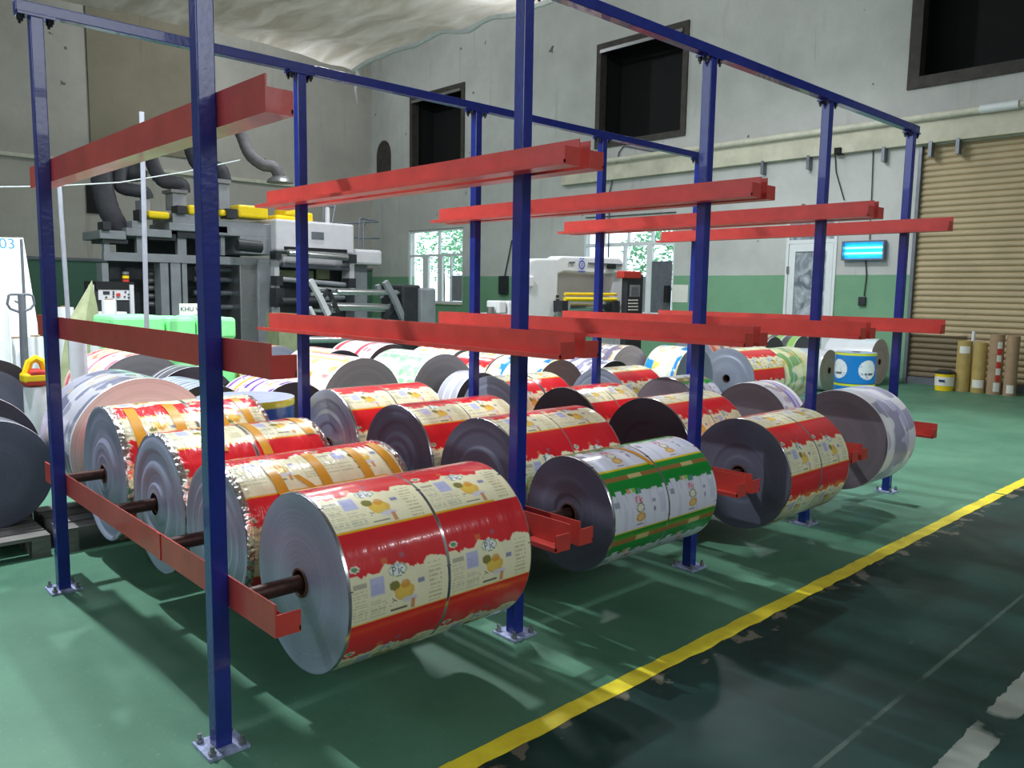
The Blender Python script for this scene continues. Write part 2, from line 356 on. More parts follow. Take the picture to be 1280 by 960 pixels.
# roller shutter: corrugated curtain
def shutter_mat():
    t = NT('beige_shutter_paint'); g = t.n('ShaderNodeNewGeometry'); sp = t.n('ShaderNodeSeparateXYZ'); t.l(g.outputs['Position'], sp.inputs[0])
    nz = t.n('ShaderNodeTexNoise', Scale=1.2, Detail=6.); t.l(g.outputs['Position'], nz.inputs['Vector'])
    r = t.n('ShaderNodeValToRGB'); r.color_ramp.elements[0].position = .3; r.color_ramp.elements[1].position = .7; c = lin('b8a684')
    r.color_ramp.elements[0].color = tuple(x*.85 for x in c)+(1,); r.color_ramp.elements[1].color = tuple(x*1.1 for x in c)+(1,); t.l(nz.outputs['Fac'], r.inputs[0])
    # shade on the lower curtain behind the stored tubes, put into the colour
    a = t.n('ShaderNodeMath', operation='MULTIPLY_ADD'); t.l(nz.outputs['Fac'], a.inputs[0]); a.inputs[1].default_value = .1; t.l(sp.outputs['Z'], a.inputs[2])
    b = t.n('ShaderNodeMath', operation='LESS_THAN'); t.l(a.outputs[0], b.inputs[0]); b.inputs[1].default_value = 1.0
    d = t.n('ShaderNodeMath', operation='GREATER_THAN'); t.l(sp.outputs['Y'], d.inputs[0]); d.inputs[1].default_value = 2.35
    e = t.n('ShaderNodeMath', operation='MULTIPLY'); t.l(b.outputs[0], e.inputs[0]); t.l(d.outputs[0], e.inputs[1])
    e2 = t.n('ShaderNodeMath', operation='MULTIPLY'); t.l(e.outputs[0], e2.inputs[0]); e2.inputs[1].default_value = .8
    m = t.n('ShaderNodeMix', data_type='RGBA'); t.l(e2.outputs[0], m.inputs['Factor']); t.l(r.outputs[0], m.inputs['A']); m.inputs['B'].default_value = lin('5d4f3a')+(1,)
    t.l(m.outputs['Result'], t.b.inputs['Base Color']); t.val('Roughness', .55); return t.m
def shutter():
    y0, y1, z0, z1 = OP['shut']; o = (X1, 0, 0); root = thing('door_2', None, None, o); root['kind'] = 'structure'
    vs = []; fs = []; n = int((z1-.12)/.0275)
    for i in range(n+1):
        z = .12+(z1-.12)*i/n; ph = i % 4; dx = (0, .030, .036, .030)[ph]
        vs += [(X1+.10-dx, y0, z), (X1+.10-dx, y1, z)]
    fs = [(2*i, 2*i+1, 2*i+3, 2*i+2) for i in range(n)]
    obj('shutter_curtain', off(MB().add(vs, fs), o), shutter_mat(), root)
    obj('bottom_rail', off(MB().box(X1+.03, X1+.13, y0, y1, .0, .13), o), M['gframe'], root)
    for y in (y0, y1): obj('guide_rail', off(MB().box(X1-.02, X1+.12, y-.03, y+.03, 0, z1), o), M['gframe'], root)
shutter()
struct('trim_1', MB().box(X1-.14, X1, -3.9, 12.5, 4.47, 4.86), mat('lintel_plaster', 'c9c6b2', .8, var=.18, scale=2), bevel=.01)
struct('trim_2', MB().box(X0, X1-.02, Y1-.10, Y1, 4.9, 5.0), M['cream'])
struct('trim_3', MB().box(X0, X1-.02, Y1-.05, Y1, 2.28, 2.36), M['gframe'])
# grimy patched area of the back wall, a slightly proud plaster panel
struct('trim_4', MB().box(5.9, 9.3, Y1-.06, Y1, 5.4, 9.8), wall_mat('stained_plaster', '8c8472', '4f7563', -1, stain='6d6046', grime=.8))

# sagging clear plastic sheet hung under the roof
def sheet():
    nx, ny = 60, 70; mb = MB(); vs = []
    for j in range(ny+1):
        for i in range(nx+1):
            x = -6.9+(9.85+6.9)*i/nx; y = -8.9+(14.8+8.9)*j/ny
            z = 7.05+.05*math.sin(x*1.1)*math.sin(y*.9)+.035*math.sin(y*3.1+x)+.02*math.sin(x*5.3)
            e = (9.85-x); z -= .06*math.exp(-e*3)*(1+.5*math.sin(y*4.3)); z -= .04*math.exp(-(14.8-y)*3)*(1+.5*math.sin(x*3.7))
            vs.append((x, y, z))
    fs = [(j*(nx+1)+i, j*(nx+1)+i+1, (j+1)*(nx+1)+i+1, (j+1)*(nx+1)+i) for j in range(ny) for i in range(nx)]
    o = obj('plastic_sheet', mb.add(vs, fs), MT, smooth=True)
    hm = [(9.86, -8.9+23.7*k/120, 7.05+.05*math.sin(9.85*1.1)*math.sin((-8.9+23.7*k/120)*.9)+.035*math.sin((-8.9+23.7*k/120)*3.1+9.85)+.02*math.sin(9.85*5.3)-.06*(1+.5*math.sin((-8.9+23.7*k/120)*4.3))-.03) for k in range(121)]
    obj('hem', MB().path(hm, [.05+.03*random.random() for _ in hm], 6), M['film'], o, smooth=True)
    tag(o, 'dusty plastic sheet stretched as a false ceiling above the rack, bright torn front edge', 'plastic sheet')
    return o
sheet()
# worn yellow line on the floor
def line():
    mb = MB(); x = -3.; segs = []
    while x < 14.5:
        l = random.uniform(.5, 1.3)
        if random.random() < .18 and x > 2.0: x += random.uniform(.03, .08)
        segs.append((x, x+l)); x += l
    vs, fs = [], []
    for a, b in segs:
        n = max(3, int((b-a)/.08)); k = len(vs)
        for i in range(n+1):
            xx = a+(b-a)*i/n; vs += [(xx, -.715+random.uniform(-.006, .008), .0025), (xx, -.625+random.uniform(-.005, .005), .0025)]
        fs += [(k+2*i, k+2*i+2, k+2*i+3, k+2*i+1) for i in range(n)]
    o = obj('trim_5', mb.add(vs, fs), M['line']); o['kind'] = 'structure'
line()
# trees in the yard behind the windows
def tree(loc, h, r, label):
    t = thing('yard_tree', label, 'tree', loc, group='trees in the yard outside')
    tr = MB().path([(0, 0, 0), (.1, .05, h*.35), (0, -.05, h*.6)], [.14, .11, .06])
    obj('trunk', tr, M['bark'], t, smooth=True)
    mb = MB(); rd = random.Random(int(h*100))
    for i in range(1500):
        d = Vector((rd.gauss(0, 1), rd.gauss(0, 1), rd.gauss(0, 1))).normalized()*r*rd.uniform(.45, 1)
        p = Vector((0, 0, h*.68))+Vector((d.x, d.y, d.z*.9)); a = Vector((rd.gauss(0, 1), rd.gauss(0, 1), rd.gauss(0, 1))).normalized(); b = a.orthogonal().normalized(); s = rd.uniform(.06, .12)
        mb.add([p-a*s, p+b*s*.5, p+a*s, p-b*s*.5], [(0, 1, 2, 3)])
    f = obj('foliage', mb, M['leaf'], t); f['kind'] = 'stuff'
tree((19.5, 21.4, -.15), 4.8, 1.6, 'leafy green tree outside the left window of the right wall')
tree((20.5, 24.8, -.15), 5.6, 1.9, 'taller leafy tree outside, behind the first tree')
tree((21.0, 13.6, -.15), 4.6, 1.5, 'small green tree outside the right window')
# ------------------------------------------------------------ storage rack
PX = [0, 1.4514, 2.9019, 4.3406, 5.8012]; WD_ = 2.018; H = 2.97; ZB, ZM, ZT = .522, 1.359, 2.162; EF, EB = .375, .40; PW = .030
def rack():
    R = thing('storage_rack', 'blue square-post storage rack with red channel arms on three levels', 'rack', (0, 0, 0))
    def bolt_mesh(nm, mb, m): o = obj(nm, mb, m); me_ = o.data; bpy.data.objects.remove(o); return me_
    AB = bolt_mesh('anchor_bolt', MB().cyl((0, 0, .012), (0, 0, .045), .008, 8).cyl((0, 0, .014), (0, 0, .026), .014, 6), M['steel'])
    RB = bolt_mesh('rail_bolt', MB().cyl((0, 0, H-.045), (0, 0, H+.006), .007, 6).cyl((0, 0, H-.03), (0, 0, H-.012), .014, 6), M['bolt'])
    def post(x, y, back):
        p = obj('post', MB().box(-PW, PW, -PW, PW, .012, H), M['blue'], R, bevel=.004, loc=(x, y, 0))
        obj('base_plate', MB().box(-.075, .075, -.075, .075, 0, .012), M['plate'], p)
        for sx in (-1, 1):
            for sy in (-1, 1):
                for nm, me_, lx, ly in (('anchor_bolt', AB, sx*.055, sy*.055), ('rail_bolt', RB, sx*.065, sy*.022)):
                    q = bpy.data.objects.new(nm, me_); col.objects.link(q); q.parent = p; q.location = (lx, ly, 0)
        obj('head_plate', MB().box(-.085, .085, -.04, .04, H-.012, H), M['blue'], p)
    for x in PX:
        post(x, 0, 0); post(x, WD_, 1)
    for y in (0, WD_):
        a = obj('top_rail', MB().box(-.09, PX[-1]+.09, y-PW, y+PW, H+.001, H+.056), M['blue'], R, bevel=.004)
    def arm(x, z, s, k):
        """steel angle beside the posts, s=+1 its ledge points to +x"""
        a, b = x+s*PW, x+s*(PW+.006); mb = MB(); y0, y1 = -EF, WD_+EB
        mb.box(a, b, y0, y1, z, z+.112); mb.box(b, b+s*.085, y0, y1, z, z+.006); mb.box(b+s*.079, b+s*.085, y0, y1, z+.006, z+.020)
        o = obj('arm', mb, M['red'], R)
        obj('end_stop', MB().box(b, b+s*.085, y0, y0+.006, z+.006, z+.075), M['red'], o)
        if k: obj('weld_joint', MB().box(a-s*.0, a-s*.004, .62, .66, z, z+.112), M['red'], o)
    for i, x in enumerate(PX):
        for z in (ZB, ZM, ZT):
            if i > 0: arm(x, z, -1, 0)
            if i < 4: arm(x, z, 1, i == 0 and z == ZB)
rack()

# ------------------------------------------------------------ printed film rolls
def vnoise(a, b, seed):
    a0 = np.floor(a).astype(int); b0 = np.floor(b).astype(int); fa = a-a0; fb = b-b0; fa = fa*fa*(3-2*fa); fb = fb*fb*(3-2*fb)
    def h(i, j):
        n = (i*374761393+j*668265263+seed*144665) & 0x7fffffff; n = ((n ^ (n >> 13))*1274126177) & 0x7fffffff; return ((n ^ (n >> 16)) & 0xffff)/65535.
    return (h(a0, b0)*(1-fa)+h(a0+1, b0)*fa)*(1-fb)+(h(a0, b0+1)*(1-fa)+h(a0+1, b0+1)*fa)*fb
class Paint:
    def __init__(s, S, T): s.S, s.T = S, T; s.c = np.ones(S.shape+(4,)); s.c[..., 3] = 0
    def put(s, mask, c, k=1., metal=0.):
        c = np.array(lin(c)); s.c[..., :3] = np.where(mask[..., None], s.c[..., :3]*(1-k)+c*k, s.c[..., :3]); s.c[..., 3] = np.where(mask, metal, s.c[..., 3])
GL = {'P': '1110 1001 1001 1110 1000 1000 1000', 'i': '01 00 01 01 01 01 01', 'c': '000 000 011 100 100 100 011', 'K': '1001 1010 1100 1100 1010 1001 1001'}
def word(p, u, v, w, u0, v0, cell, c):
    x = u0
    for ch in w:
        rows = GL[ch].split()
        for j, r in enumerate(rows):
            for i, k in enumerate(r):
                if k == '1': p.put((u >= x+i*cell) & (u < x+(i+1)*cell) & (v >= v0+j*cell) & (v < v0+(j+1)*cell), c)
        x += (len(rows[0])+1)*cell
SILV = 'c9cacf'
def edges(p, L, lanes, rim=.012, gap=.006):
    lw = L/lanes; m = (p.S < rim) | (p.S > L-rim*.6)
    for k in range(1, lanes): m |= np.abs(p.S-k*lw) < gap
    p.put(m, SILV, 1, 1.)
    for k in range(lanes+1):   # dark registration marks on the silver strips
        p.put((np.abs(p.S-min(max(k*lw, rim/2), L-rim/2)) < .012) & (np.abs(((p.T+.02) % .33)-.16) < .0035), '2a2420')
def pack_red(p, L, lanes=2, jag=.09, P=.33, cw=.178, worn=0., dirn=1, k=1.):
    lw = L/lanes; u = np.mod(p.S, lw)/lw*.43; T = p.T*dirn; v = np.mod(T-jag, P)
    vv = np.where(v > P/2+.06, v-P, v)         # around the scalloped edge
    rep = np.floor((T-jag)/P).astype(int)
    un = u+.010*vnoise(u*31, u*0, 17); j = .009*np.abs(np.sin(un*62+.8*np.sin(un*23)))+.006*vnoise(u*120, u*0, 5)+.024*vnoise(u*19, u*0, 3)-.018-.018*np.exp(-((u-.20)/.055)**4)-.012*np.exp(-((u-.35)/.03)**4)
    cream = (vv > j) & (vv < cw)
    p.put(np.ones_like(u, bool), 'dc2a33'); p.put(vnoise(p.S*9, p.T*5, 5) > .62, 'c8222e', .35)
    p.put(cream, 'f2ecc8'); p.put(cream & (vnoise(u*20, v*14, 9) > .55), 'ebe5c4', .7)
    p.put((vv < cw) & (vv > cw-.007) & (vnoise(p.S*6, p.T, 2) > .35), 'eab21e')
    C = cream
    def rows(u0, u1, v0, v1, st, c, k=.6, dens=.45): 
        m = C & (u > u0) & (u < u1) & (v > v0) & (v < v1) & (np.mod(v, st) < st*.45) & (vnoise(u*170, np.floor(v/st)*7, 6) > dens*.6); p.put(m, c, k)
    rows(.015, .075, .05, .16, .011, 'aab09c'); rows(.085, .15, .10, .165, .011, 'a8b2a0'); rows(.335, .395, .01, .165, .016, 'b3a880', .6, .5)
    p.put(C & (u > .02) & (u < .075) & (v > .03) & (v < .046), '6e6f72', .55)
    p.put(C & (u > .085) & (u < .145) & (v > .022) & (v < .085), 'b9bce6', .9)
    rows(.09, .14, .03, .08, .009, '8f94cc', .5)
    # fruit picture: green leaf and golden pulp
    q = ((u-.225)/.042)**2+((v-.095)/.030)**2+.5*vnoise(u*60, v*60, 8)-.25; p.put(C & (q < 1), 'e2b64a', .9); p.put(C & (q < .55), 'edcb58', .7)
    q = ((u-.232)/.020)**2+((v-.070)/.016)**2; p.put(C & (q < 1), 'd99a3c', .8)
    q = ((u-.185)/.022)**2+((v-.066)/.017)**2; p.put(C & (q < 1), '7c7a35', .95)
    q = ((u-.25)/.035)**2+((v-.128)/.012)**2; p.put(C & (q < 1), 'd5d3e2', .8)
    p.put(C & (u > .15) & (u < .2) & (v > .11) & (v < .14) & (vnoise(u*160, v*160, 12) > .74), '454a35', .9)
    p.put(C & (u > .17) & (u < .24) & (np.abs(v-.155) < .003), '55502f', .9)
    p.put(C & (u > .258) & (u < .272) & (v > .13) & (v < .168), 'd07a35', .8)
    p.put(C & (u > .285) & (u < .315) & (v > .062) & (v < .080), '8388b4', .9)
    # oval logo straddling the scalloped edge
    q = ((u-.205)/.036)**2+((vv-.014)/.022)**2; p.put(q < 1.12, '6e9c4e'); p.put(q < .92, 'eef1ee'); p.put((q < .92) & (vv < .002), 'a9c6e2', .7)
    word(p, u, vv, 'Pic', .182, .002, .0040, '1f4a4c')
    # small badges in the red
    q = ((u-.035)/.020)**2+((vv+.022)/.012)**2; p.put(q < 1, 'efe9d8'); p.put(q < .45, '5f9a6a')
    p.put((np.abs(u-.155) < .012) & (np.abs(vv+.028) < .010), 'e0683c'); p.put((np.abs(u-.235) < .010) & (np.abs(vv+.034) < .009), 'b0566a')
    edges(p, L, lanes)
def pack_green(p, L, lanes=2, jag=.013, P=.31, cw=.168):
    lw = L/lanes; u = np.mod(p.S, lw)/lw*.43; v = np.mod(p.T-jag, P); vv = np.where(v > P/2+.06, v-P, v)
    j = .012*np.sign(np.sin(u*70))*vnoise(u*30, u*0, 4)-.008-.010*(np.sin(u*15) > .3)
    wh = (vv > j) & (vv < cw); p.put(np.ones_like(u, bool), '178a35'); p.put(wh, 'd9dbe9')
    p.put(wh & (vnoise(u*90, v*9, 3) > .6) & (np.mod(u, .07) < .055), 'c2c6dc', .6)
    p.put((vv > cw) & (vv < cw+.010), 'd8c024')
    g = (vv > cw+.042-P*0) & (vv < cw+.066); gg = (v > cw+.042) & (v < cw+.066); p.put(gg, '9a6a3c'); p.put(gg & (np.abs(np.mod(u, .43)-.24) < .05), 'd8c88a', .8)
    def blk(u0, u1, v0, v1, c, k=.9): p.put((u > u0) & (u < u1) & (vv > v0) & (vv < v1), c, k)
    blk(.02, .055, .02, .05, '8b93a6'); blk(.30, .325, .045, .062, '8f97b8'); blk(.305, .318, .08, .105, '6e7694'); blk(.36, .40, .02, .12, 'b4bad4', .5)
    blk(.13, .155, -.028, -.004, 'd69a5a'); blk(.165, .195, -.026, -.008, '8cc44a'); blk(.205, .235, -.02, .004, '4c8f8a')
    q = ((u-.20)/.028)**2+((vv-.028)/.016)**2; p.put(q < 1, 'e2b6c6', .8); word(p, u, vv, 'Pic', .180, .018, .0042, 'b83a52')
    q = ((u-.205)/.030)**2+((vv-.072)/.024)**2; p.put(q < 1, 'b9b39a'); p.put(q < .5, 'e0ddc8'); p.put((q < 1) & (q > .72), '4e5a4a')
    q = ((u-.205)/.034)**2+((vv-.118)/.022)**2+.4*vnoise(u*70, vv*70, 8)-.2; p.put(q < 1, 'c79a4e'); p.put(q < .4, 'dcb878')
    blk(.17, .22, .150, .154, '4a4a3a')
    edges(p, L, lanes, gap=.004)
def bands(cols, n=None, blot=None, bs=12., per=None, k=.8, rim='e9e9ee'):
    """bands side by side along the roll, with blotches of print"""
    def f(p, L):
        w = L/len(cols) if not per else per
        idx = (np.floor(p.S/w).astype(int)) % len(cols)
        for i, c in enumerate(cols): p.put(idx == i, c)
        if blot:
            for i, (c, th) in enumerate(blot): p.put(vnoise(p.S*bs*(1+.3*i), p.T*bs, 20+i*7) > th, c, k)
        for i in range(1, int(L/w)+1): p.put(np.abs(p.S-i*w) < .004, rim)
        p.put((p.S < .012) | (p.S > L-.012), rim)
    return f
def around(cols, per, blot=None, bs=10., lanes=2, wav=.0, rim=SILV, k=.8):
    """bands that repeat round the circumference: [(width fraction, colour)]"""
    def f(p, L):
        v = np.mod(p.T+wav*np.abs(np.sin(p.S*90)), per)/per; a = 0
        for w_, c in cols: p.put((v >= a) & (v < a+w_), c); a += w_
        if blot:
            for i, (c, th) in enumerate(blot): p.put(vnoise(p.S*bs, p.T*bs, 31+i*5) > th, c, k)
        m = (p.S < .012) | (p.S > L-.012)
        for q in range(1, lanes): m |= np.abs(p.S-q*L/lanes) < .004
        p.put(m, rim, 1, .6)
    return f

def film_mat(name, rough=.2, bump=.12, coat=.4):
    t = NT(name); a = t.n('ShaderNodeAttribute', attribute_name='print'); t.l(a.outputs['Color'], t.b.inputs['Base Color']); t.l(a.outputs['Alpha'], t.b.inputs['Metallic'])
    t.val('Roughness', rough); t.val('Coat Weight', coat); t.val('Coat Roughness', .08)
    tc = t.n('ShaderNodeTexCoord'); mp = t.n('ShaderNodeMapping'); mp.inputs['Scale'].default_value = (9, 2.2, 2.2); t.l(tc.outputs['Object'], mp.inputs[0])
    nz = t.n('ShaderNodeTexNoise', Scale=2.2, Detail=4.); t.l(mp.outputs[0], nz.inputs['Vector']); bp = t.n('ShaderNodeBump', Strength=bump, Distance=.02)
    t.l(nz.outputs['Fac'], bp.inputs['Height']); t.l(bp.outputs[0], t.b.inputs['Normal']); t.l(bp.outputs[0], t.b.inputs['Coat Normal'])
    return t.m
FILM = film_mat('glossy_printed_film'); CRUMP = film_mat('crumpled_printed_film', .22, .7); MATTE = film_mat('satin_printed_film', .38, .1, .1)
def face_mat(name, c, metal, rough, ringk):
    t = NT(name); c = lin(c); tc = t.n('ShaderNodeTexCoord'); sp = t.n('ShaderNodeSeparateXYZ'); t.l(tc.outputs['Object'], sp.inputs[0])
    cb = t.n('ShaderNodeCombineXYZ'); t.l(sp.outputs['Y'], cb.inputs['X']); t.l(sp.outputs['Z'], cb.inputs['Y'])
    ln = t.n('ShaderNodeVectorMath', operation='LENGTH'); t.l(cb.outputs[0], ln.inputs[0])
    c2 = t.n('ShaderNodeCombineXYZ'); t.l(ln.outputs['Value'], c2.inputs['X'])
    nz = t.n('ShaderNodeTexNoise', Scale=70., Detail=6., Roughness=.8); t.l(c2.outputs[0], nz.inputs['Vector'])
    n0 = t.n('ShaderNodeTexNoise', Scale=9., Detail=2.); t.l(c2.outputs[0], n0.inputs['Vector'])
    ad = t.n('ShaderNodeMath', operation='MULTIPLY_ADD'); t.l(n0.outputs['Fac'], ad.inputs[0]); ad.inputs[1].default_value = .6; t.l(nz.outputs['Fac'], ad.inputs[2])
    rp = t.n('ShaderNodeValToRGB'); rp.color_ramp.elements[0].position = .55; rp.color_ramp.elements[1].position = 1.05 if False else 1.0
    rp.color_ramp.elements[0].color = tuple(x*.8 for x in c)+(1,); rp.color_ramp.elements[1].color = tuple(min(1, x*1.25) for x in c)+(1,)
    t.l(ad.outputs[0], rp.inputs[0]); t.l(rp.outputs[0], t.b.inputs['Base Color']); t.val('Metallic', metal); t.val('Roughness', rough)
    fine = t.n('ShaderNodeTexNoise', Scale=160., Detail=2.); t.l(tc.outputs['Object'], fine.inputs['Vector'])
    m2 = t.n('ShaderNodeMath', operation='MULTIPLY_ADD'); t.l(fine.outputs['Fac'], m2.inputs[0]); m2.inputs[1].default_value = .35; t.l(nz.outputs['Fac'], m2.inputs[2])
    bp = t.n('ShaderNodeBump', Strength=ringk, Distance=.004); t.l(m2.outputs[0], bp.inputs['Height']); t.l(bp.outputs[0], t.b.inputs['Normal'])
    return t.m
FACE = dict(stone=face_mat('stone_grey_winding', '98959b', .05, .55, .3), silver=face_mat('silver_winding', '9ba1b8', .2, .42, .35), grey=face_mat('grey_winding', '5f6274', .12, .45, .35), dark=face_mat('dark_winding', '38353f', .1, .4, .3),
            brown=face_mat('brown_grey_winding', '7a7078', .1, .5, .3), pink=face_mat('pale_pink_winding', 'd6c3c6', .0, .6, .2), bright=face_mat('mirror_winding', 'c8ccd2', .75, .3, .4), mid=face_mat('blue_grey_winding', '8e93a5', .2, .45, .35))

def film_roll(label, loc, r, L, pat, face='silver', axis='x', res=.009, group=None, film=None, core=.055, shaft=None, rings=(), crumple=0., tapes=(), flip=False, back=True, inner=None, name='film_roll', corem='core'):
    """loc = centre of the front end face; the axis runs from it along +x (axis 'x'), +y ('y') or +z ('z')"""
    rz = {'x': 0, 'y': PI/2, 'z': 0}[axis]
    if axis == 'z': root = thing(name, label, 'film roll', loc, 0, group)
    else: root = thing(name, label, 'film roll', (loc[0], loc[1], loc[2]-r), rz, group)
    zc = r if axis != 'z' else 0
    def place(o):
        if axis == 'z': o.rotation_euler = (0, -PI/2, 0)     # local +x runs upwards
        else: o.location = (0, 0, zc)
        return o
    na = max(40, int(2*PI*r/res)); ns = max(8, int(L/res))
    th = np.arange(na)/na*2*PI; s = np.linspace(0, L, ns+1); S, TH = np.meshgrid(s, th)
    a = np.where(TH > PI, TH-2*PI, TH)                        # 0 = top, + towards local -y
    p = Paint(S, (-a if flip else a)*r); pat(p, L)
    rr = np.full(S.shape, r); rr = rr-.0025*np.clip(1-np.minimum(S, L-S)/.006, 0, 1)
    if crumple:
        rr = rr+crumple*(vnoise(S*14, TH*r*26, 3)-.5)*.7+crumple*2.2*(RNG.random(S.shape)-.7)*((S < .05) | (S > L-.04))
        p.put((S < .034) | (S > L-.03), 'd4d2d0', .75, .9)
    V = np.stack([S, -rr*np.sin(TH), rr*np.cos(TH)], -1).reshape(-1, 3)
    i = np.arange(na)[:, None]; j = np.arange(ns)[None, :]; q = ns+1
    F = np.stack([i*q+j, i*q+j+1, ((i+1) % na)*q+j+1, ((i+1) % na)*q+j], -1).reshape(-1, 4)
    me = bpy.data.meshes.new('printed_film'); me.vertices.add(len(V)); me.vertices.foreach_set('co', V.ravel())
    me.loops.add(F.size); me.loops.foreach_set('vertex_index', F.ravel().astype(np.int32)); me.polygons.add(len(F))
    me.polygons.foreach_set('loop_start', (np.arange(len(F))*4).astype(np.int32)); me.polygons.foreach_set('use_smooth', np.ones(len(F), bool)); me.update(calc_edges=True)
    ca = me.color_attributes.new('print', 'FLOAT_COLOR', 'POINT'); ca.data.foreach_set('color', p.c.reshape(-1).astype(np.float32))
    me.materials.append(film or FILM); o = bpy.data.objects.new('printed_film', me); col.objects.link(o); o.parent = root; place(o)
    # wound end faces: rings that step in and out a little, open at the core
    def disc(x, sg, fm):
        prof = [(core, 0)]; k = core
        steps = sorted(rings) if rings else []
        d = 0.; pr = []
        rad = [core+(r-.0025-core)*t for t in np.linspace(0, 1, 26)]
        for R_ in rad:
            d = sum(dp for (rf, dp) in steps if R_ < rf*r)
            if crumple: d += random.uniform(-.003, .003)
            pr.append((R_, d))
        n = 72; vs = []; fs = []
        for (R_, d) in pr:
            for t in range(n): vs.append((x+sg*d, -R_*math.sin(2*PI*t/n), R_*math.cos(2*PI*t/n)))
        for m in range(len(pr)-1):
            for t in range(n): fs.append((m*n+t, m*n+(t+1) % n, (m+1)*n+(t+1) % n, (m+1)*n+t))
        e = obj('winding_face', MB().add(vs, fs), FACE[fm], root, smooth=False); place(e)
        for pl in e.data.polygons: pl.use_smooth = True
        return e
    disc(0, 1, face); 
    if back: disc(L, -1, face)
    if inner:  # darker or lighter inner windings
        n = 60; e = obj('inner_winding', MB().cyl((-.002, 0, 0), (.01, 0, 0), inner[0]*r, n), FACE[inner[1]], root); place(e)
    c = MB(); n = 28; t0 = core-.008
    vs = []; 
    for (x, R_) in ((-.006, core), (-.006, t0), (L+.006, t0), (L+.006, core)):
        for t in range(n): vs.append((x, R_*math.cos(2*PI*t/n), R_*math.sin(2*PI*t/n)))
    fs = [(m*n+t, ((m+1) % 4)*n+t, ((m+1) % 4)*n+(t+1) % n, m*n+(t+1) % n) for m in range(4) for t in range(n)]
    place(obj('core_tube', c.add(vs, fs), M[corem], root, smooth=True))
    if shaft: place(obj('shaft', MB().cyl((shaft[0], 0, 0), (shaft[1], 0, 0), .030, 18), M['shaft'], root, smooth=True))
    for (s0, w, t0, t1, slant) in tapes:   # strips of brown packing tape across the film
        vs = []; n = 26
        for k in range(n+1):
            t = (t0+(t1-t0)*k/n)/r; R_ = r+.0018+abs(crumple)*.5
            for ss in (s0+slant*k/n, s0+slant*k/n+w): vs.append((ss, -R_*math.sin(t), R_*math.cos(t)))
        place(obj('tape_strip', MB().add(vs, [(2*k, 2*k+1, 2*k+3, 2*k+2) for k in range(n)]), M['tape'], root, smooth=True))
    return root
ZS = ZB+.006+.030+.007
def on_rack(label, xa, y, r, xb, pat, bay, **k):
    s0 = PX[bay]+.045-xa; s1 = PX[bay+1]-.045-xa
    return film_roll(label, (xa, y, ZS), r, xb-xa, pat, shaft=(s0, s1), group='rolls hung in the rack', **k)
def PR(**k): return lambda p, L: pack_red(p, L, **k)
on_rack('large glossy red and cream film roll at the front left of the rack, shaft showing', .279, -.081, .335, 1.145, PR(jag=.092), 0, res=.0042)
on_rack('red and cream roll with brown tape strips, second behind the front left roll', .28, .672, .318, 1.135, PR(jag=.055, cw=.225, P=.34), 0, res=.007, film=CRUMP, crumple=.005,
        tapes=[(.16, .05, .08, .46, .03), (.38, .05, .05, .42, .02), (.60, .05, .05, .42, .02), (.74, .05, .03, .36, .03), (.27, .03, .2, .33, .1)])
on_rack('taped red and cream roll with stepped silver end, third in the left bay', .28, 1.360, .352, 1.10, PR(jag=.005, cw=.2, P=.35), 0, res=.009, film=CRUMP, crumple=.005,
        rings=((.9, -.006), (.75, .008), (.6, -.012), (.45, .014), (.3, -.02)), tapes=[(.20, .05, -.1, .25, .02), (.42, .05, -.1, .3, .02), (.70, .05, -.1, .2, .02)])
on_rack('taped red and cream roll rearmost in the left bay, silver end partly unwound', .28, 2.205, .388, 1.16, PR(jag=-.07, cw=.17, P=.30, dirn=-1), 0, res=.010, film=CRUMP, crumple=.006,
        rings=((.95, .01), (.5, -.012)), tapes=[(.08, .06, .1, .5, .0), (.30, .06, .08, .5, .02), (.55, .06, .08, .5, .02), (.72, .05, .08, .45, .02)])
on_rack('green and white printed film roll with gold stripe, front of the second bay', 1.722, -.086, .285, 2.590, lambda p, L: pack_green(p, L), 1, res=.0055, face='grey', rings=((.62, -.003), (.35, .006)),
        tapes=[(.30, .03, -.06, .20, .10)])
on_rack('red and cream roll directly behind the green and white roll', 1.80, .66, .37, 2.63, PR(jag=.06), 1, res=.007, face='grey', rings=((.8, .004), (.55, -.014)))
on_rack('red and cream roll with dark telescoped end, third in the second bay', 1.75, 1.40, .365, 2.54, PR(jag=.10), 1, res=.008, face='grey', rings=((.9, .006), (.7, .012), (.5, -.014), (.35, -.012), (.2, -.01)))
on_rack('red and cream roll with bright silver end, rearmost in the second bay', 1.72, 2.18, .385, 2.5, PR(jag=.13), 1, res=.010, face='bright', rings=((.8, .003), (.6, -.006), (.4, .006)))
on_rack('cream topped red roll, front of the third bay, grey end with pale inner ring', 3.168, -.15, .337, 3.93, PR(jag=-.01, P=.325), 2, res=.006, face='grey', rings=((.52, .004), (.3, -.004)))
on_rack('cream topped red roll with dark end, second in the third bay', 3.27, .63, .37, 3.98, PR(jag=-.03, P=.325), 2, res=.008, face='dark', rings=((.55, .008),))
on_rack('red and cream roll with near-black end, third in the third bay', 3.25, 1.38, .37, 3.83, PR(jag=.09), 2, res=.010, face='dark')
on_rack('cream and red roll with light blue-grey end, rearmost in the third bay', 3.20, 2.15, .39, 3.85, PR(jag=-.02), 2, res=.011, face='mid', rings=((.85, .006), (.8, -.006)))
on_rack('wide white and lilac film roll at the right end of the rack front', 4.78, -.01, .377, 5.301, bands(['f4f2f8', 'dcd9ec', 'c9c6e4', 'e9e6f2'], blot=[('8f8cae', .70), ('f6f5fa', .62), ('b7b3da', .70)], bs=7.), 3, res=.008, face='brown', film=MATTE)
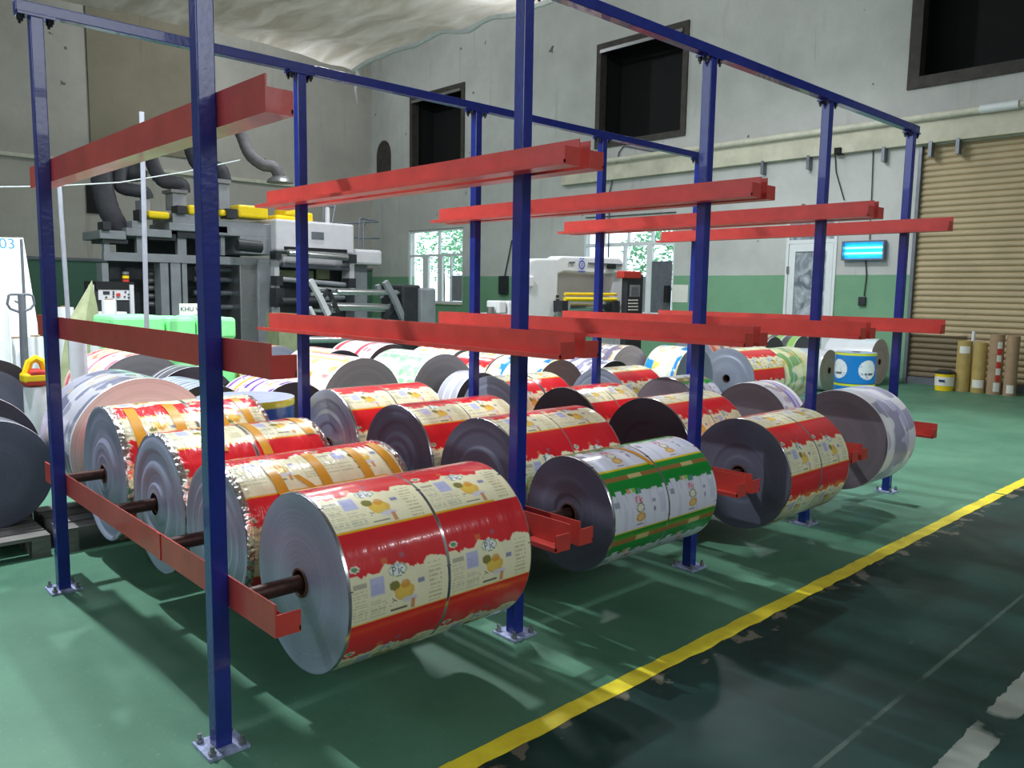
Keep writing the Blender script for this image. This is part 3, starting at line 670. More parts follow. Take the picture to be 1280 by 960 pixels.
on_rack('violet and white banded roll behind the white and lilac roll', 4.80, .75, .362, 5.12, bands(['f0eef6', 'ece4ea', 'e9dfd2', '8a7dc2', 'b9b0d8', 'f1eef6'], blot=[('a58fa0', .76)], bs=16.), 3, res=.009, face='brown', film=MATTE)
on_rack('small green and white roll third in the right bay', 4.65, 1.48, .352, 5.10, lambda p, L: pack_green(p, L, jag=-.10), 3, res=.011, face='brown')
on_rack('cream and red roll with pale blue-grey end, rearmost in the right bay', 4.62, 2.22, .372, 5.22, PR(jag=-.03), 3, res=.012, face='mid', rings=((.85, .006), (.8, -.006)))

# ------------------------------------------------------------ rolls standing behind and beside the rack
def pallet(label, x0, x1, y0, y1, h=.13, group='pallets under the stored rolls'):
    t = thing('pallet', label, 'pallet', ((x0+x1)/2, (y0+y1)/2, 0), 0, group); w = x1-x0; d = y1-y0; n = max(4, int(d/.16)); b = d/n
    for k in range(n): obj('plank', MB().box(-w/2, w/2, -d/2+k*b, -d/2+(k+.8)*b, h-.022, h), M['wood'], t)
    for k in (-1, 0, 1): obj('bearer', MB().box(k*(w/2-.05)-.05, k*(w/2-.05)+.05, -d/2, d/2-.2*b, .0, h-.022), M['wood'], t)
    return t
def floor_roll(label, loc, r, L, pat, face, **k): return film_roll(label, loc, r, L, pat, face, res=k.pop('res', .014), flip=True, group='rolls stored behind the rack', **k)
HP = .15
def FR(label, x, y, r, L, pat, face, **k): return floor_roll(label, (x, y, HP+r), r, L, pat, face, axis='y', **k)
pinky = around([(.12, 'e98a86'), (.25, 'f6e9e2'), (.08, 'e8b25a'), (.25, 'f4e4dc'), (.10, 'efb9ac'), (.20, 'f3ece4')], .36, blot=[('e9a54e', .74), ('f7f0ea', .6)], rim='f2f0f0')
FR('broad white and silver-blue roll with pale pink end, behind the left rear post', .676, 2.68, .45, .70, bands(['84869e', '9c9db0', '787b94', 'a8a8ba'], blot=[('d8d7e2', .66), ('c8b896', .76), ('6f7290', .7)], bs=9.), 'pink', res=.010)
FR('grey banded roll with black end, behind the broad pink-ended roll', 1.40, 3.42, .37, .72, bands(['9aa3b8', 'aab2c6', '939bb2', 'b2b9ca'], per=.05, blot=[('8a92a8', .75)]), 'dark')
FR('purple and orange striped roll with black end', 2.13, 3.42, .355, .8, bands(['7a4aa0', 'f1d9c8', 'f0a850', 'e6d4e6', '8a58ae', 'f4e6dc'], per=.07, blot=[('f2ecf2', .70), ('5f3590', .76)], bs=14.), 'dark')
FR('roll with dark end peeping out behind the grey banded roll', 1.62, 4.24, .40, .3, bands(['5a5a62', '6a6a72'], per=.08), 'dark')
FR('pink and orange printed roll with dark grey end, beside the white film rolls', 1.39, 4.83, .44, .9, bands(['d84a6a', 'f2b8a0', 'f0dcd0', 'eea55a', 'f4e8e4'], per=.075, blot=[('f6ecec', .66), ('c83a5a', .78)], bs=12.), 'stone')
FR('cream and pink roll with broad grey end, behind the third red roll', 2.93, 3.62, .43, .92, pinky, 'stone')
FR('mint green and white printed roll with grey end', 4.10, 3.90, .415, .9, around([(.3, 'eef6ea'), (.2, 'a6dca6'), (.1, 'e4f2dc'), (.25, '8fd29a'), (.15, 'f0f4ec')], .3, blot=[('f4faf0', .58), ('7cc78a', .74)], bs=14., rim='f2f2f2', lanes=3), 'stone')
FR('silver-grey roll with dark end, behind the cream topped roll', 4.13, 3.34, .34, .30, bands(['a9aab6', 'b8b8c2'], per=.1), 'dark')
FR('orange printed roll with light grey end, next to the green foam stacks', 3.39, 6.22, .40, .9, bands(['e88a4a', 'f2dcc4', 'efb070', 'f4e6d8'], per=.08, blot=[('e06a3a', .72)], bs=12.), 'mid')
FR('pink roll with small dark end, behind the cream and pink roll', 3.68, 5.24, .40, .7, pinky, 'dark')
FR('white and red striped roll with dark end, below the unwinder rollers', 4.59, 5.55, .41, .95, bands(['f4eef0', 'e8c8d0', 'f6f2f2', 'd84a5a', 'f4e8e8'], per=.10, blot=[('e86a78', .78)]), 'dark')
FR('red and cream printed roll with grey end, behind the mint green roll', 5.02, 4.62, .40, .8, PR(jag=.1), 'stone', res=.02)
FR('red roll with taupe end behind the second post of the back row', 4.96, 3.86, .395, .65, PR(jag=.0), 'brown')
FR('blue and white printed roll with taupe end', 4.89, 2.98, .40, .78, bands(['2f86c8', 'f2f0e6', '3a94d2', 'efe8d4'], per=.13, blot=[('f6f4ee', .62), ('f0d890', .76)], bs=10., rim='e6e08a'), 'brown')
FR('violet-grey patterned roll with dark end, between two racks posts at the back', 5.84, 3.04, .37, .8, bands(['d8d6e6', '8a86a6', 'eceaf2', '9a94b4'], per=.09, blot=[('5f5a78', .70), ('f4f4f8', .66)], bs=16.), 'dark')
FR('brown, grey and cream roll with cream wrapped end', 6.84, 3.62, .42, .95, bands(['e9c9a0', '8f889c', 'f0e6da', '8b84a0', 'c99a6a'], per=.09, blot=[('6f6884', .70), ('f4e8d8', .66)], bs=12.), 'pink')
FR('blue and yellow printed roll with light grey end', 7.42, 3.05, .415, .5, bands(['1f8fd8', 'f4f2ea', 'e9e27a', '2aa0e0', 'f2e6c0'], per=.125, blot=[('f6f4ee', .60), ('f0c890', .75)], bs=9., rim='e8ea9a'), 'mid')
# left side
FR('grey roll with black outer windings, at the left edge beyond the others', .26, 5.27, .43, .8, bands(['6a6a74', '8a8a94'], per=.1), 'dark', inner=(.78, 'grey'))
FR('black-ended roll with a pale violet wrap, at the left edge', -.18, 3.30, .395, .95, bands(['c9b8cc', 'b8a8c0', '9a94a8'], per=.2), 'dark')
film_roll('narrow plain grey roll on the pallet at the left edge', (-.125, 3.0, .13+.34), .34, .27, bands(['9a9ba6', '8d8e9a']), 'grey', axis='y', res=.014, flip=True, group='rolls stored behind the rack', core=.04)
# right side: rolls lying along the wall direction and standing on end
film_roll('red and cream roll lying lengthways with a large blue-grey end', (8.08, 3.0, HP+.40), .40, .78, PR(jag=-.02), 'mid', axis='x', res=.012, group='rolls stored behind the rack', rings=((.72, -.012),), inner=None)
film_roll('pale roll with grey end lying behind the large blue-grey ended roll', (9.2, 4.3, HP+.42), .42, .8, bands(['d8705a', 'e9b0a0', '9a8a90', 'f0e0d8'], per=.12), 'mid', axis='x', res=.016, group='rolls stored behind the rack')
film_roll('yellow and green printed roll lying lengthways', (8.95, 3.02, HP+.38), .38, .8, bands(['f2eeb8', 'dfe49a', 'efe6c0'], per=.12, blot=[('4aa05a', .72), ('d8b860', .7)], bs=8.), 'mid', axis='x', res=.014, group='rolls stored behind the rack')
film_roll('plain silver roll with mirror-bright end', (12.40, 3.66, .36), .36, .8, bands(['d4d6dc', 'c4c6ce', 'dcdee4'], per=.3), 'bright', axis='y', res=.02, group='rolls stored behind the rack', flip=True)
film_roll('roll with black end showing above the silver roll', (12.19, 4.6, .10+.40), .40, .8, bands(['8a5a5a', '6a6a72'], per=.1), 'dark', axis='y', res=.02, group='rolls stored behind the rack', flip=True)
film_roll('green banded roll with black end behind the blue upright roll', (13.05, 4.5, .10+.40), .40, .8, bands(['9ac86a', '5a5a60'], per=.15), 'dark', axis='y', res=.02, group='rolls stored behind the rack', flip=True)
film_roll('big plain white roll beside the shutter', (14.2, 3.55, .43), .43, .9, bands(['eceef2', 'e6e8ee'], per=.5), 'pink', axis='y', res=.02, group='rolls stored behind the rack', flip=True)
def blue_upright(p, L):
    r_ = .40; p.put(np.ones(p.S.shape, bool), '1f7fd0'); lw = L/2; u = np.mod(p.S, lw); w = np.mod(p.T+.08, .42)-.21
    p.put((u > lw-.035), 'd8e23c'); p.put(u < .008, '16305a')
    q = (w/.135)**2+((u-.20)/.135)**2; p.put(q < 1, 'e8eef4'); p.put((q < .7) & (np.abs(u-.14) < .012) & (vnoise(p.T*60, p.S*60, 4) > .4), '59606a')
    p.put((q < .8) & (vnoise(p.T*22, p.S*22, 7) > .74), 'b9c6d8')
film_roll('upright bright blue roll with white circles and yellow bands', (10.22, 2.26, .0), .275, .86, blue_upright, 'silver', axis='z', res=.010, group='rolls standing on end', flip=True)
def blue_low(p, L):
    p.put(np.ones(p.S.shape, bool), '2456a8'); p.put(p.S > L-.05, 'd8d83c'); p.put((vnoise(p.S*7, p.T*7, 3) > .62) & (p.S < L-.05), 'e8e4c8')
film_roll('upright blue roll with yellow rim standing behind the taped rolls', (1.50, 3.0, .137), .36, .69, blue_low, 'mid', axis='z', res=.014, group='rolls standing on end')
# pallets carrying them
for (a, b, c, d, l) in [(.15, 1.2, 2.66, 3.36, 'low grey pallet below the broad pink-ended roll'), (1.0, 2.5, 3.40, 4.9, 'wide grey pallet below the black-ended rolls'), (.9, 1.9, 4.92, 5.9, 'grey pallet below the pink and orange roll'),
        (2.56, 3.4, 3.6, 4.6, 'grey pallet below the cream and pink roll'), (3.65, 5.4, 2.96, 3.84, 'grey pallet below the silver-grey and the blue rolls'), (3.65, 4.52, 3.88, 4.9, 'grey pallet below the mint green roll'),
        (4.56, 5.4, 3.88, 5.44, 'grey pallet below the red roll with the taupe end'), (4.15, 5.05, 5.50, 6.6, 'grey pallet below the white and red striped roll'), (3.0, 4.1, 5.2, 7.2, 'long grey pallet below the orange printed roll'),
        (5.45, 6.25, 3.0, 3.9, 'grey pallet below the violet-grey patterned roll'), (6.4, 7.9, 3.03, 4.6, 'grey pallet below the blue and yellow roll'), (8.0, 9.9, 2.65, 3.4, 'grey pallet below the roll with the large blue-grey end'),
        (9.1, 10.1, 3.95, 4.75, 'grey pallet below the pale roll'), (-.17, .7, 5.22, 6.1, 'grey pallet below the roll with black outer windings'), (-.60, .14, 3.29, 4.3, 'grey pallet below the black-ended violet roll')]:
    pallet(l, a, b, c, d, h=HP if a != .15 else HP)
pallet('front grey pallet at the left edge of the floor', -1.15, .10, 2.68, 3.27, h=.13)
pallet('low grey pallet below the upright blue roll behind the rack', 1.22, 1.85, 2.66, 3.36, h=.13)
for (x, y, h, w, l) in [(12.4, 3.66, 0, 0, '')]: pass
pallet('low pallet below the black-ended roll behind the silver roll', 11.8, 13.5, 4.5, 5.5, h=.10)

# ------------------------------------------------------------ machines
def BXY(mb, u0, v0, u1, v1, y, dep, o):       # box whose front face (towards -y) spans these image limits at depth y
    a, b = WY(u0, (v0+v1)/2, y), WY(u1, (v0+v1)/2, y); t, s = WY((u0+u1)/2, v0, y), WY((u0+u1)/2, v1, y)
    mb.box(a.x-o[0], b.x-o[0], y-o[1], y+dep-o[1], max(s.z, .0)-o[2], t.z-o[2]); return mb
def printing_press():
    Y = 12.0; o = (WY(330, 330, Y).x, Y, 0)
    T = thing('printing_press', 'long grey film printing press with white head, yellow covers and dark hoses', 'machine', o)
    def P(name, rects, m, y=Y, dep=.5, par=None, **k):
        for q in rects:
            r_ = obj(name, BXY(MB(), *q[:4], q[4] if len(q) > 4 else y, q[5] if len(q) > 5 else dep, o), M[m], par or T, **k)
        return r_
    # steel frame
    P('upper_beam', [(130, 319, 346, 329)], 'mgrey', Y-.02, .12)
    for u0, u1 in ((130, 137), (171, 178), (222, 233), (276, 281)): P('upper_post', [(u0, 290, u1, 319)], 'mgrey', dep=.12)
    for u0, u1 in ((132, 140), (204, 214), (217, 229), (231, 237)): P('column', [(u0, 329, u1, 560)], 'mgrey', dep=.3)
    P('cabinet', [(302, 326, 324, 560)], 'steel', dep=1.2, bevel=.02)
    P('side_panel', [(324, 326, 345, 560)], 'mgrey', Y-.05, 1.5, bevel=.02)
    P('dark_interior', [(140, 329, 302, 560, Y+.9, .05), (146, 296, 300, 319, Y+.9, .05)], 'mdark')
    for v in (342, 351, 360, 370, 380): 
        a = WY(185, v, Y+.4); b = WY(204, v, Y+.4); obj('roller', MB().cyl((a.x-o[0], Y+.4-o[1], a.z), (b.x-o[0], Y+.4-o[1], a.z), .05, 12), M['steel'], T, smooth=True)
    for v in (336, 349, 366, 384):
        a = WY(242, v, Y+.4); b = WY(300, v, Y+.4); obj('roller', MB().cyl((a.x-o[0], Y+.4-o[1], a.z), (b.x-o[0], Y+.4-o[1], a.z), .05, 12), M['gframe'], T, smooth=True)
    # drying boxes on top
    for q in ((125, 288, 158, 299), (165, 276, 182, 286), (158, 286, 215, 296), (216, 268, 262, 280), (212, 280, 285, 290), (272, 278, 343, 296), (300, 296, 343, 318)):
        P('dryer_box', [q], 'mgrey', Y-.1, 1.0, bevel=.015)
    P('dark_trough', [(128, 299, 160, 304), (186, 292, 220, 300), (222, 290, 262, 298)], 'mdark', Y-.05, .6)
    for q in ((186, 264, 213, 273), (236, 256, 246, 268), (252, 262, 262, 270), (276, 262, 284, 270), (298, 257, 336, 273), (345, 269, 370, 277), (357, 261, 376, 270), (384, 266, 392, 279)):
        P('yellow_cover', [q], 'yellow', Y-.15, .5, bevel=.04)
    P('motor_box', [(284, 261, 297, 273), (222, 257, 234, 267), (129, 277, 139, 287), (174, 262, 180, 276)], 'mdark', Y-.2, .3)
    a = WY(296, 306, Y-.5); b = WY(326, 309, Y-.5)
    m = MB().cyl((a.x-o[0], a.y-o[1], a.z), (b.x-o[0], b.y-o[1], b.z), .11, 18); obj('drum_motor', m, M['mdark'], T, smooth=True)
    # stacks and hoses
    for (u0, v0, u1, v1) in ((216, 240, 233, 262), (274, 229, 287, 262), (178, 250, 188, 268)): P('air_stack', [(u0, v0, u1, v1)], 'mgrey', Y+.1, .35)
    P('stack_cap', [(214, 237, 235, 241), (271, 224, 289, 229)], 'steel', Y+.05, .45)
    def hose(pts, r, m='duct'):
        q = [WY(u, v, Y+dy) for (u, v, dy) in pts]
        # smooth the run
        sm = []; n = len(q)
        for i in range(n-1):
            p0, p1, p2, p3 = q[max(i-1, 0)], q[i], q[i+1], q[min(i+2, n-1)]
            for k in range(6):
                t = k/6; sm.append(.5*((2*p1)+(-p0+p2)*t+(2*p0-5*p1+4*p2-p3)*t*t+(-p0+3*p1-3*p2+p3)*t**3))
        sm.append(q[-1]); sm = [(p.x-o[0], p.y-o[1], p.z-o[2]) for p in sm]
        rr = [r*(1+.05*(i % 2)) for i in range(len(sm))]
        obj('hose', MB().path(sm, rr, 14), M[m], T, smooth=True)
    hose([(296, 158, 1.2), (303, 172, .9), (312, 193, .6), (328, 206, .3), (342, 209, .2), (350, 222, .2)], .11)
    hose([(188, 196, .8), (194, 212, .6), (204, 226, .4), (220, 229, .3), (228, 232, .3), (229, 240, .3)], .12, 'ductd')
    hose([(236, 178, .9), (246, 205, .6), (262, 208, .4), (276, 212, .3), (281, 226, .3)], .12, 'ductd')
    hose([(152, 205, .8), (150, 232, .5), (168, 238, .3), (180, 240, .3), (184, 249, .3)], .11, 'ductd')
    hose([(128, 204, .9), (128, 230, .5), (136, 262, .3), (150, 288, .3)], .17, 'ductd')
    hose([(150, 214, 1.0), (166, 216, .9), (178, 214, .9)], .16, 'ductd')
    P('hose_ring', [(146, 283, 157, 290)], 'yellow', Y+.15, .35)
    a = WY(350, 222, Y+.2); obj('hose_cone', MB().lathe([(.14, .02), (.24, -.05), (.26, -.10)], (a.x-o[0], .2, a.z), 20), M['steel'], T, smooth=True)
    # white head and its rollers
    head = P('white_head', [(345, 277, 443, 316)], 'mwhite', Y-.3, 1.3, bevel=.04)
    P('vent_window', [(390, 290, 405, 299)], 'gframe', Y-.32, .03, head)
    P('nip_slot', [(356, 310, 434, 314)], 'black', Y-.33, .03, head)
    P('head_shell', [(443, 312, 478, 331)], 'mwhite', Y-.2, .9, bevel=.05)
    P('head_leg', [(345, 326, 351, 560)], 'mwhite', Y-.2, .3); P('head_leg', [(437, 316, 443, 362)], 'mwhite', Y-.2, .3)
    P('rear_panel', [(443, 331, 459, 400)], 'mgrey', Y+.1, .6)
    P('grey_hood', [(354, 322, 437, 334)], 'mwhite', Y-.15, .5, bevel=.03)
    P('green_belt', [(348, 338, 392, 350), (396, 337, 412, 349)], 'cloth', Y+.3, .05)
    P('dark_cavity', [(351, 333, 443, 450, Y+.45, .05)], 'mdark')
    def rl(u0, v0, u1, v1, y, r, m='chrome', y1=None):
        a, b = WY(u0, v0, y), WY(u1, v1, y1 or y); obj('roller', MB().cyl((a.x-o[0], a.y-o[1], a.z), (b.x-o[0], b.y-o[1], b.z), r, 18), M[m], T, smooth=True)
    rl(360, 316, 434, 322, Y-.5, .065); rl(352, 331, 436, 336, Y-.2, .05, 'gframe'); rl(352, 349, 440, 357, Y-.3, .05, 'mgrey')
    rl(392, 361, 438, 364, Y-.8, .05); rl(352, 377, 400, 376, Y-.6, .07, 'mdark'); rl(396, 374, 430, 372, Y-.6, .04, 'mgrey')
    P('bearing_block', [(345, 314, 352, 324), (436, 318, 446, 329), (346, 345, 354, 357), (436, 348, 445, 360), (345, 360, 356, 384)], 'mdark', Y-.45, .25)
    # handrail above the press
    r = MB()
    for pts in ([(404, 279), (404, 258)], [(415, 280), (419, 256)], [(404, 258), (420, 259)], [(416, 280), (440, 279), (473, 277)], [(448, 310), (449, 274), (452, 273), (473, 277)], [(454, 314), (454, 275)], [(443, 297), (474, 298)]):
        r.path([tuple(WY(u, v, Y+.5)-Vector(o)) for u, v in pts], .025, 6)
    obj('handrail', r, M['gframe'], T)
    P('riser_tube', [(408, 259, 412, 281)], 'mwhite', Y+.4, .06)
    # floor feet
    P('base_frame', [(130, 452, 345, 560), (345, 455, 459, 560)], 'mgrey', Y, 1.2)
printing_press()
def unwinder():
    Y = 10.2; c0 = WY(450, 400, Y); o = (c0.x, Y, 0)
    T = thing('unwind_stand', 'roller unwind stand with chromed rollers and a grey end cabinet', 'machine', o)
    def bar(n, u0, v0, u1, v1, r, m, y=Y):
        a, b = WY(u0, v0, y), WY(u1, v1, y); obj(n, MB().cyl((a.x-o[0], a.y-o[1], a.z), (b.x-o[0], b.y-o[1], b.z), r, 18), M[m], T, smooth=True)
    bar('roller', 421, 365, 496, 366, .055, 'chrome'); bar('roller', 402, 383, 502, 385, .075, 'chrome', Y+.1); bar('roller', 416, 400, 476, 401, .05, 'chrome', Y-.3)
    bar('roller', 388, 368, 424, 368, .03, 'chrome'); bar('roller', 375, 425, 440, 424, .06, 'chrome', Y-.5); bar('roller', 388, 388, 420, 389, .03, 'chrome')
    bar('shaft_end', 496, 366, 512, 368, .03, 'steel'); bar('shaft_end', 498, 384, 512, 385, .05, 'steel')
    def arm(pts, w, m, y=Y, n='swing_arm'):
        q = [WY(u, v, y) for u, v in pts]; mb = MB()
        for a, b in zip(q[:-1], q[1:]):
            d = (b-a).normalized(); s = Vector((-d.z, 0, d.x))*w/2; A = [a+s, a-s, b-s, b+s]
            vs = [tuple(p-Vector(o)) for p in A]+[tuple(p+Vector((0, .09, 0))-Vector(o)) for p in A]; mb.add(vs, [(0, 1, 2, 3), (7, 6, 5, 4), (0, 4, 5, 1), (1, 5, 6, 2), (2, 6, 7, 3), (3, 7, 4, 0)])
        obj(n, mb, M[m], T)
    arm([(389, 350), (402, 373), (412, 394)], .09, 'mwhite', Y-.15); arm([(402, 376), (412, 362), (424, 390)], .06, 'mdark', Y-.1)
    arm([(483, 352), (495, 374), (505, 398), (512, 408)], .11, 'mgrey', Y-.1); arm([(473, 356), (478, 372)], .08, 'mgrey'); arm([(496, 368), (489, 388), (480, 405)], .08, 'mdark')
    arm([(388, 384), (397, 402)], .06, 'mwhite', Y-.1)
    mb = MB(); BXY(mb, 526, 360, 545, 560, Y-.2, .9, o); obj('end_cabinet', mb, M['mgrey'], T, bevel=.04)
    mb = MB(); BXY(mb, 503, 356, 526, 560, Y-.1, .75, o); obj('drive_housing', mb, M['mdark'], T, bevel=.04)
    mb = MB(); BXY(mb, 372, 440, 526, 560, Y+.1, .9, o); obj('bed', mb, M['mgrey'], T, bevel=.02)
    mb = MB(); BXY(mb, 350, 392, 372, 560, Y+.1, .5, o); obj('stand_leg', mb, M['cloth'], T)
    mb = MB(); BXY(mb, 478, 400, 500, 430, Y+.2, .4, o); obj('stand_leg', mb, M['mwhite'], T)
unwinder()
def laminator():
    Y = 6.4; c0 = WY(700, 400, Y); o = (c0.x, Y, 0); T = thing('laminating_machine', 'white arched laminating machine with yellow rollers and blue round emblem', 'machine', o)
    def prof(name, pts, y, dep, m, **k):
        q = [WY(u, v, y) for u, v in pts]; return obj(name, MB().prism([(p.x-o[0], max(p.z, 0)) for p in q], y-o[1], y+dep-o[1]), M[m], T, **k)
    prof('arched_body', [(660, 338), (663, 325), (671, 323), (697, 323), (702, 320), (775, 322), (780, 328), (780, 341), (755, 343), (706, 340), (698, 343), (697, 372), (701, 386), (696, 392), (689, 402), (689, 560), (660, 560), (650, 560), (650, 379), (656, 374), (656, 360)], Y, .28, 'white', bevel=.03)
    prof('side_box', [(660, 345), (668, 345), (668, 359), (659, 359)], Y-.05, .25, 'white', bevel=.02)
    prof('low_cabinet', [(636, 376), (689, 378), (689, 560), (636, 560)], Y+.1, .35, 'white', bevel=.02)
    prof('right_column', [(766, 341), (780, 341), (780, 560), (766, 560)], Y+.05, .5, 'mwhite', bevel=.02)
    prof('back_sheet', [(697, 340), (768, 340), (768, 400), (697, 400)], Y+.32, .03, 'mwhite')
    prof('slot', [(736, 328), (778, 330), (778, 333), (736, 330)], Y-.02, .04, 'gframe'); prof('slot', [(712, 327), (719, 327), (719, 329), (712, 329)], Y-.02, .04, 'gframe')
    prof('display', [(760, 330), (770, 330), (770, 336), (760, 336)], Y-.03, .04, 'black'); prof('switch_strip', [(771, 355), (775, 355), (775, 372), (771, 372)], Y+.07, .04, 'black')
    for i, v in enumerate((369, 374, 379, 384)): prof('control_key', [(696, v), (699, v), (699, v+3), (696, v+3)], Y-.02, .03, 'mdark')
    def bar(n, u0, v0, u1, v1, r, m, y):
        a, b = WY(u0, v0, y), WY(u1, v1, y); obj(n, MB().cyl((a.x-o[0], a.y-o[1], a.z), (b.x-o[0], b.y-o[1], b.z), r, 18), M[m], T, smooth=True)
    bar('yellow_roller', 706, 367.5, 770, 368, .025, 'yellow', Y-.1); bar('yellow_roller', 706, 374, 770, 374.5, .035, 'yellow', Y-.15)
    bar('steel_roller', 708, 383, 772, 383, .09, 'chrome', Y+.05); bar('film_roller', 710, 395, 772, 395, .12, 'cloth', Y+.15)
    prof('bearing', [(703, 376), (710, 376), (710, 390), (703, 390)], Y-.2, .2, 'mdark'); prof('bearing', [(768, 376), (775, 376), (775, 392), (768, 392)], Y-.2, .2, 'mdark')
    # emblem: blue ring with a few strokes above and below
    c = WY(727.5, 331, Y-.012); R_ = .075; mb = MB(); n = 28; vs = []
    for rr in (R_, R_*.72):
        for i in range(n): vs.append((c.x-o[0]+rr*math.cos(2*PI*i/n), -.012, c.z+rr*math.sin(2*PI*i/n)))
    mb.add(vs, [(i, (i+1) % n, n+(i+1) % n, n+i) for i in range(n)])
    for k in range(3): mb.box(c.x-o[0]-.03+k*.012, c.x-o[0]+.03, -.014, -.011, c.z-.03+k*.024, c.z-.022+k*.024)
    for k in range(6): mb.box(c.x-o[0]-.085+k*.03, c.x-o[0]-.065+k*.03, -.014, -.011, c.z-.125, c.z-.10)
    for k in range(4): mb.box(c.x-o[0]-.06+k*.03, c.x-o[0]-.04+k*.03, -.014, -.011, c.z+.09, c.z+.11)
    obj('emblem', mb, mat('emblem_blue', '3b55c8', .5), T)
    mb = MB(); 
    for (u, v) in ((646, 380), (652, 376), (627, 384)):
        p = WY(u, v, Y-.05); obj('valve', MB().cyl((p.x-o[0], .2, p.z-.1), (p.x-o[0], .2, p.z), .06, 12), M['steel'], T, smooth=True)
    mb = MB(); BXY(mb, 624, 376, 633, 392, Y+.1, .3, o); obj('small_box', mb, M['white'], T, bevel=.02)
    mb = MB(); BXY(mb, 624, 392, 640, 560, Y+.1, .5, o); obj('foot_cabinet', mb, M['mwhite'], T, bevel=.02)
laminator()
def control_panel():
    Y = 5.7; a = WY(791, 380, Y); o = (a.x, Y, 0); T = thing('control_console', 'tall black control console with red top beside the white laminator', 'console', o)
    def P(n, q, m, y=Y, dep=.12, **k): mb = MB(); BXY(mb, *q, y, dep, o); return obj(n, mb, M[m], T, **k)
    P('console_body', (781, 343, 801, 560), 'mdark', bevel=.015); P('red_cap', (780, 339, 802, 348), 'redtape', Y-.02, .16, bevel=.015)
    P('screen_bezel', (788, 356, 800, 371), 'mgrey', Y-.015, .02); P('screen', (790, 359, 798, 369), 'gframe', Y-.02, .02)
    for r_ in range(4):
        for c_ in range(4): P('button', (786.5+c_*3, 374.5+r_*4, 788.6+c_*3, 376+r_*4), 'label', Y-.02, .02)
    P('red_knob', (791, 391.5, 794.5, 394.5), 'redtape', Y-.03, .03)
control_panel()
def drive_cabinet():
    Y = 9.4; a = WY(146, 380, Y); o = (a.x, Y, 0); T = thing('control_cabinet', 'low black cabinet with a pale control strip of buttons, in front of the printing press', 'cabinet', o)
    def P(n, q, m, y=Y, dep=.5, **k): mb = MB(); BXY(mb, *q, y, dep, o); return obj(n, mb, M[m], T, **k)
    P('cabinet_body', (122, 362, 168, 560), 'mdark', bevel=.01); P('top_cover', (120, 352, 168, 362), 'black', Y-.03, .55); P('control_strip', (123, 362, 167, 375), 'mwhite', Y-.02, .03)
    P('side_post', (117, 356, 122, 560), 'mwhite', Y-.05, .08); P('side_post', (166, 356, 171, 560), 'mwhite', Y-.05, .08)
    P('display', (129, 364, 137, 368), 'mdark', Y-.03, .02); P('emergency_button', (146.5, 366.5, 150.5, 370.5), 'redtape', Y-.05, .03)
    for u, v in ((141, 364), (141, 367), (141, 370), (156, 364), (160, 367), (160, 371), (155, 370), (132, 370.5)): P('button', (u, v, u+2, v+2), 'mdark', Y-.03, .02)
    b = WY(157, 345, Y+.2)
    for i, c_ in enumerate(('steel', 'yellow', 'redtape', 'cyanink')): obj('signal_tier', MB().cyl((b.x-o[0], .2, b.z+.02-i*.055), (b.x-o[0], .2, b.z+.06-i*.055), .045, 12), M[c_], T, smooth=True)
    obj('signal_post', MB().cyl((b.x-o[0], .2, b.z-.28), (b.x-o[0], .2, b.z+.02-.16), .02, 8), M['steel'], T)
drive_cabinet()
# ------------------------------------------------------------ goods on the left
def block_goods(name, label, u0, v0, u1, v1, Y, dep, m, cat, group=None, bev=.05, base=0.):
    a, b = WY(u0, (v0+v1)/2, Y), WY(u1, (v0+v1)/2, Y); t = WY((u0+u1)/2, v0, Y).z; s = base
    mb = MB(); n = 10; vs = []; w = b.x-a.x
    o = obj(name, MB().box(-w/2, w/2, 0, dep, 0, t-s), M[m], bevel=bev); o.location = ((a.x+b.x)/2, Y, s); tag(o, label, cat, group)
    return o
T = thing('foam_stack', 'wide bright green wrapped foam stack nearest the control cabinet', 'foam stack', tuple(Vector((WY(174, 420, 6.3).x, 6.3, 0))), group='green wrapped foam stacks')
def fstack(T, Y, rects, base='pallet_base'):
    o = T.location
    for (u0, v0, u1, v1, dy) in rects:
        a, b = WY(u0, (v0+v1)/2, Y+dy), WY(u1, (v0+v1)/2, Y+dy); z1 = WY((u0+u1)/2, v0, Y+dy).z; z0 = max(WY((u0+u1)/2, v1, Y+dy).z, .12)
        obj('foam_bundle', MB().box(a.x-o.x, b.x-o.x, Y+dy-o.y, Y+dy-o.y+.7, z0, z1), M['foam'], T, bevel=.04)
    us = [r_[0] for r_ in rects]+[r_[2] for r_ in rects]; a, b = WY(min(us), 430, Y), WY(max(us), 430, Y)
    obj(base, MB().box(a.x-o.x, b.x-o.x, Y-o.y, Y-o.y+.75, 0, .11), M['wood'], T)
fstack(T, 6.3, [(141, 395, 207, 422, 0), (141, 423, 207, 560, 0)])
T = thing('foam_stack', 'bright green wrapped foam stack right of the widest one, below the white sign', 'foam stack', tuple(Vector((WY(232, 420, 6.3).x, 6.3, 0))), group='green wrapped foam stacks')
fstack(T, 6.3, [(210, 397, 246, 424, 0), (210, 425, 246, 560, 0), (247, 396, 272, 424, 0), (247, 425, 272, 560, 0)])
T = thing('foam_stack', 'smaller bright green wrapped foam stack right of the thick blue front post', 'foam stack', tuple(Vector((WY(285, 420, 6.3).x, 6.35, 0))), group='green wrapped foam stacks')
fstack(T, 6.3, [(273.5, 397, 296, 424, .02), (273.5, 425, 296, 560, .02)])
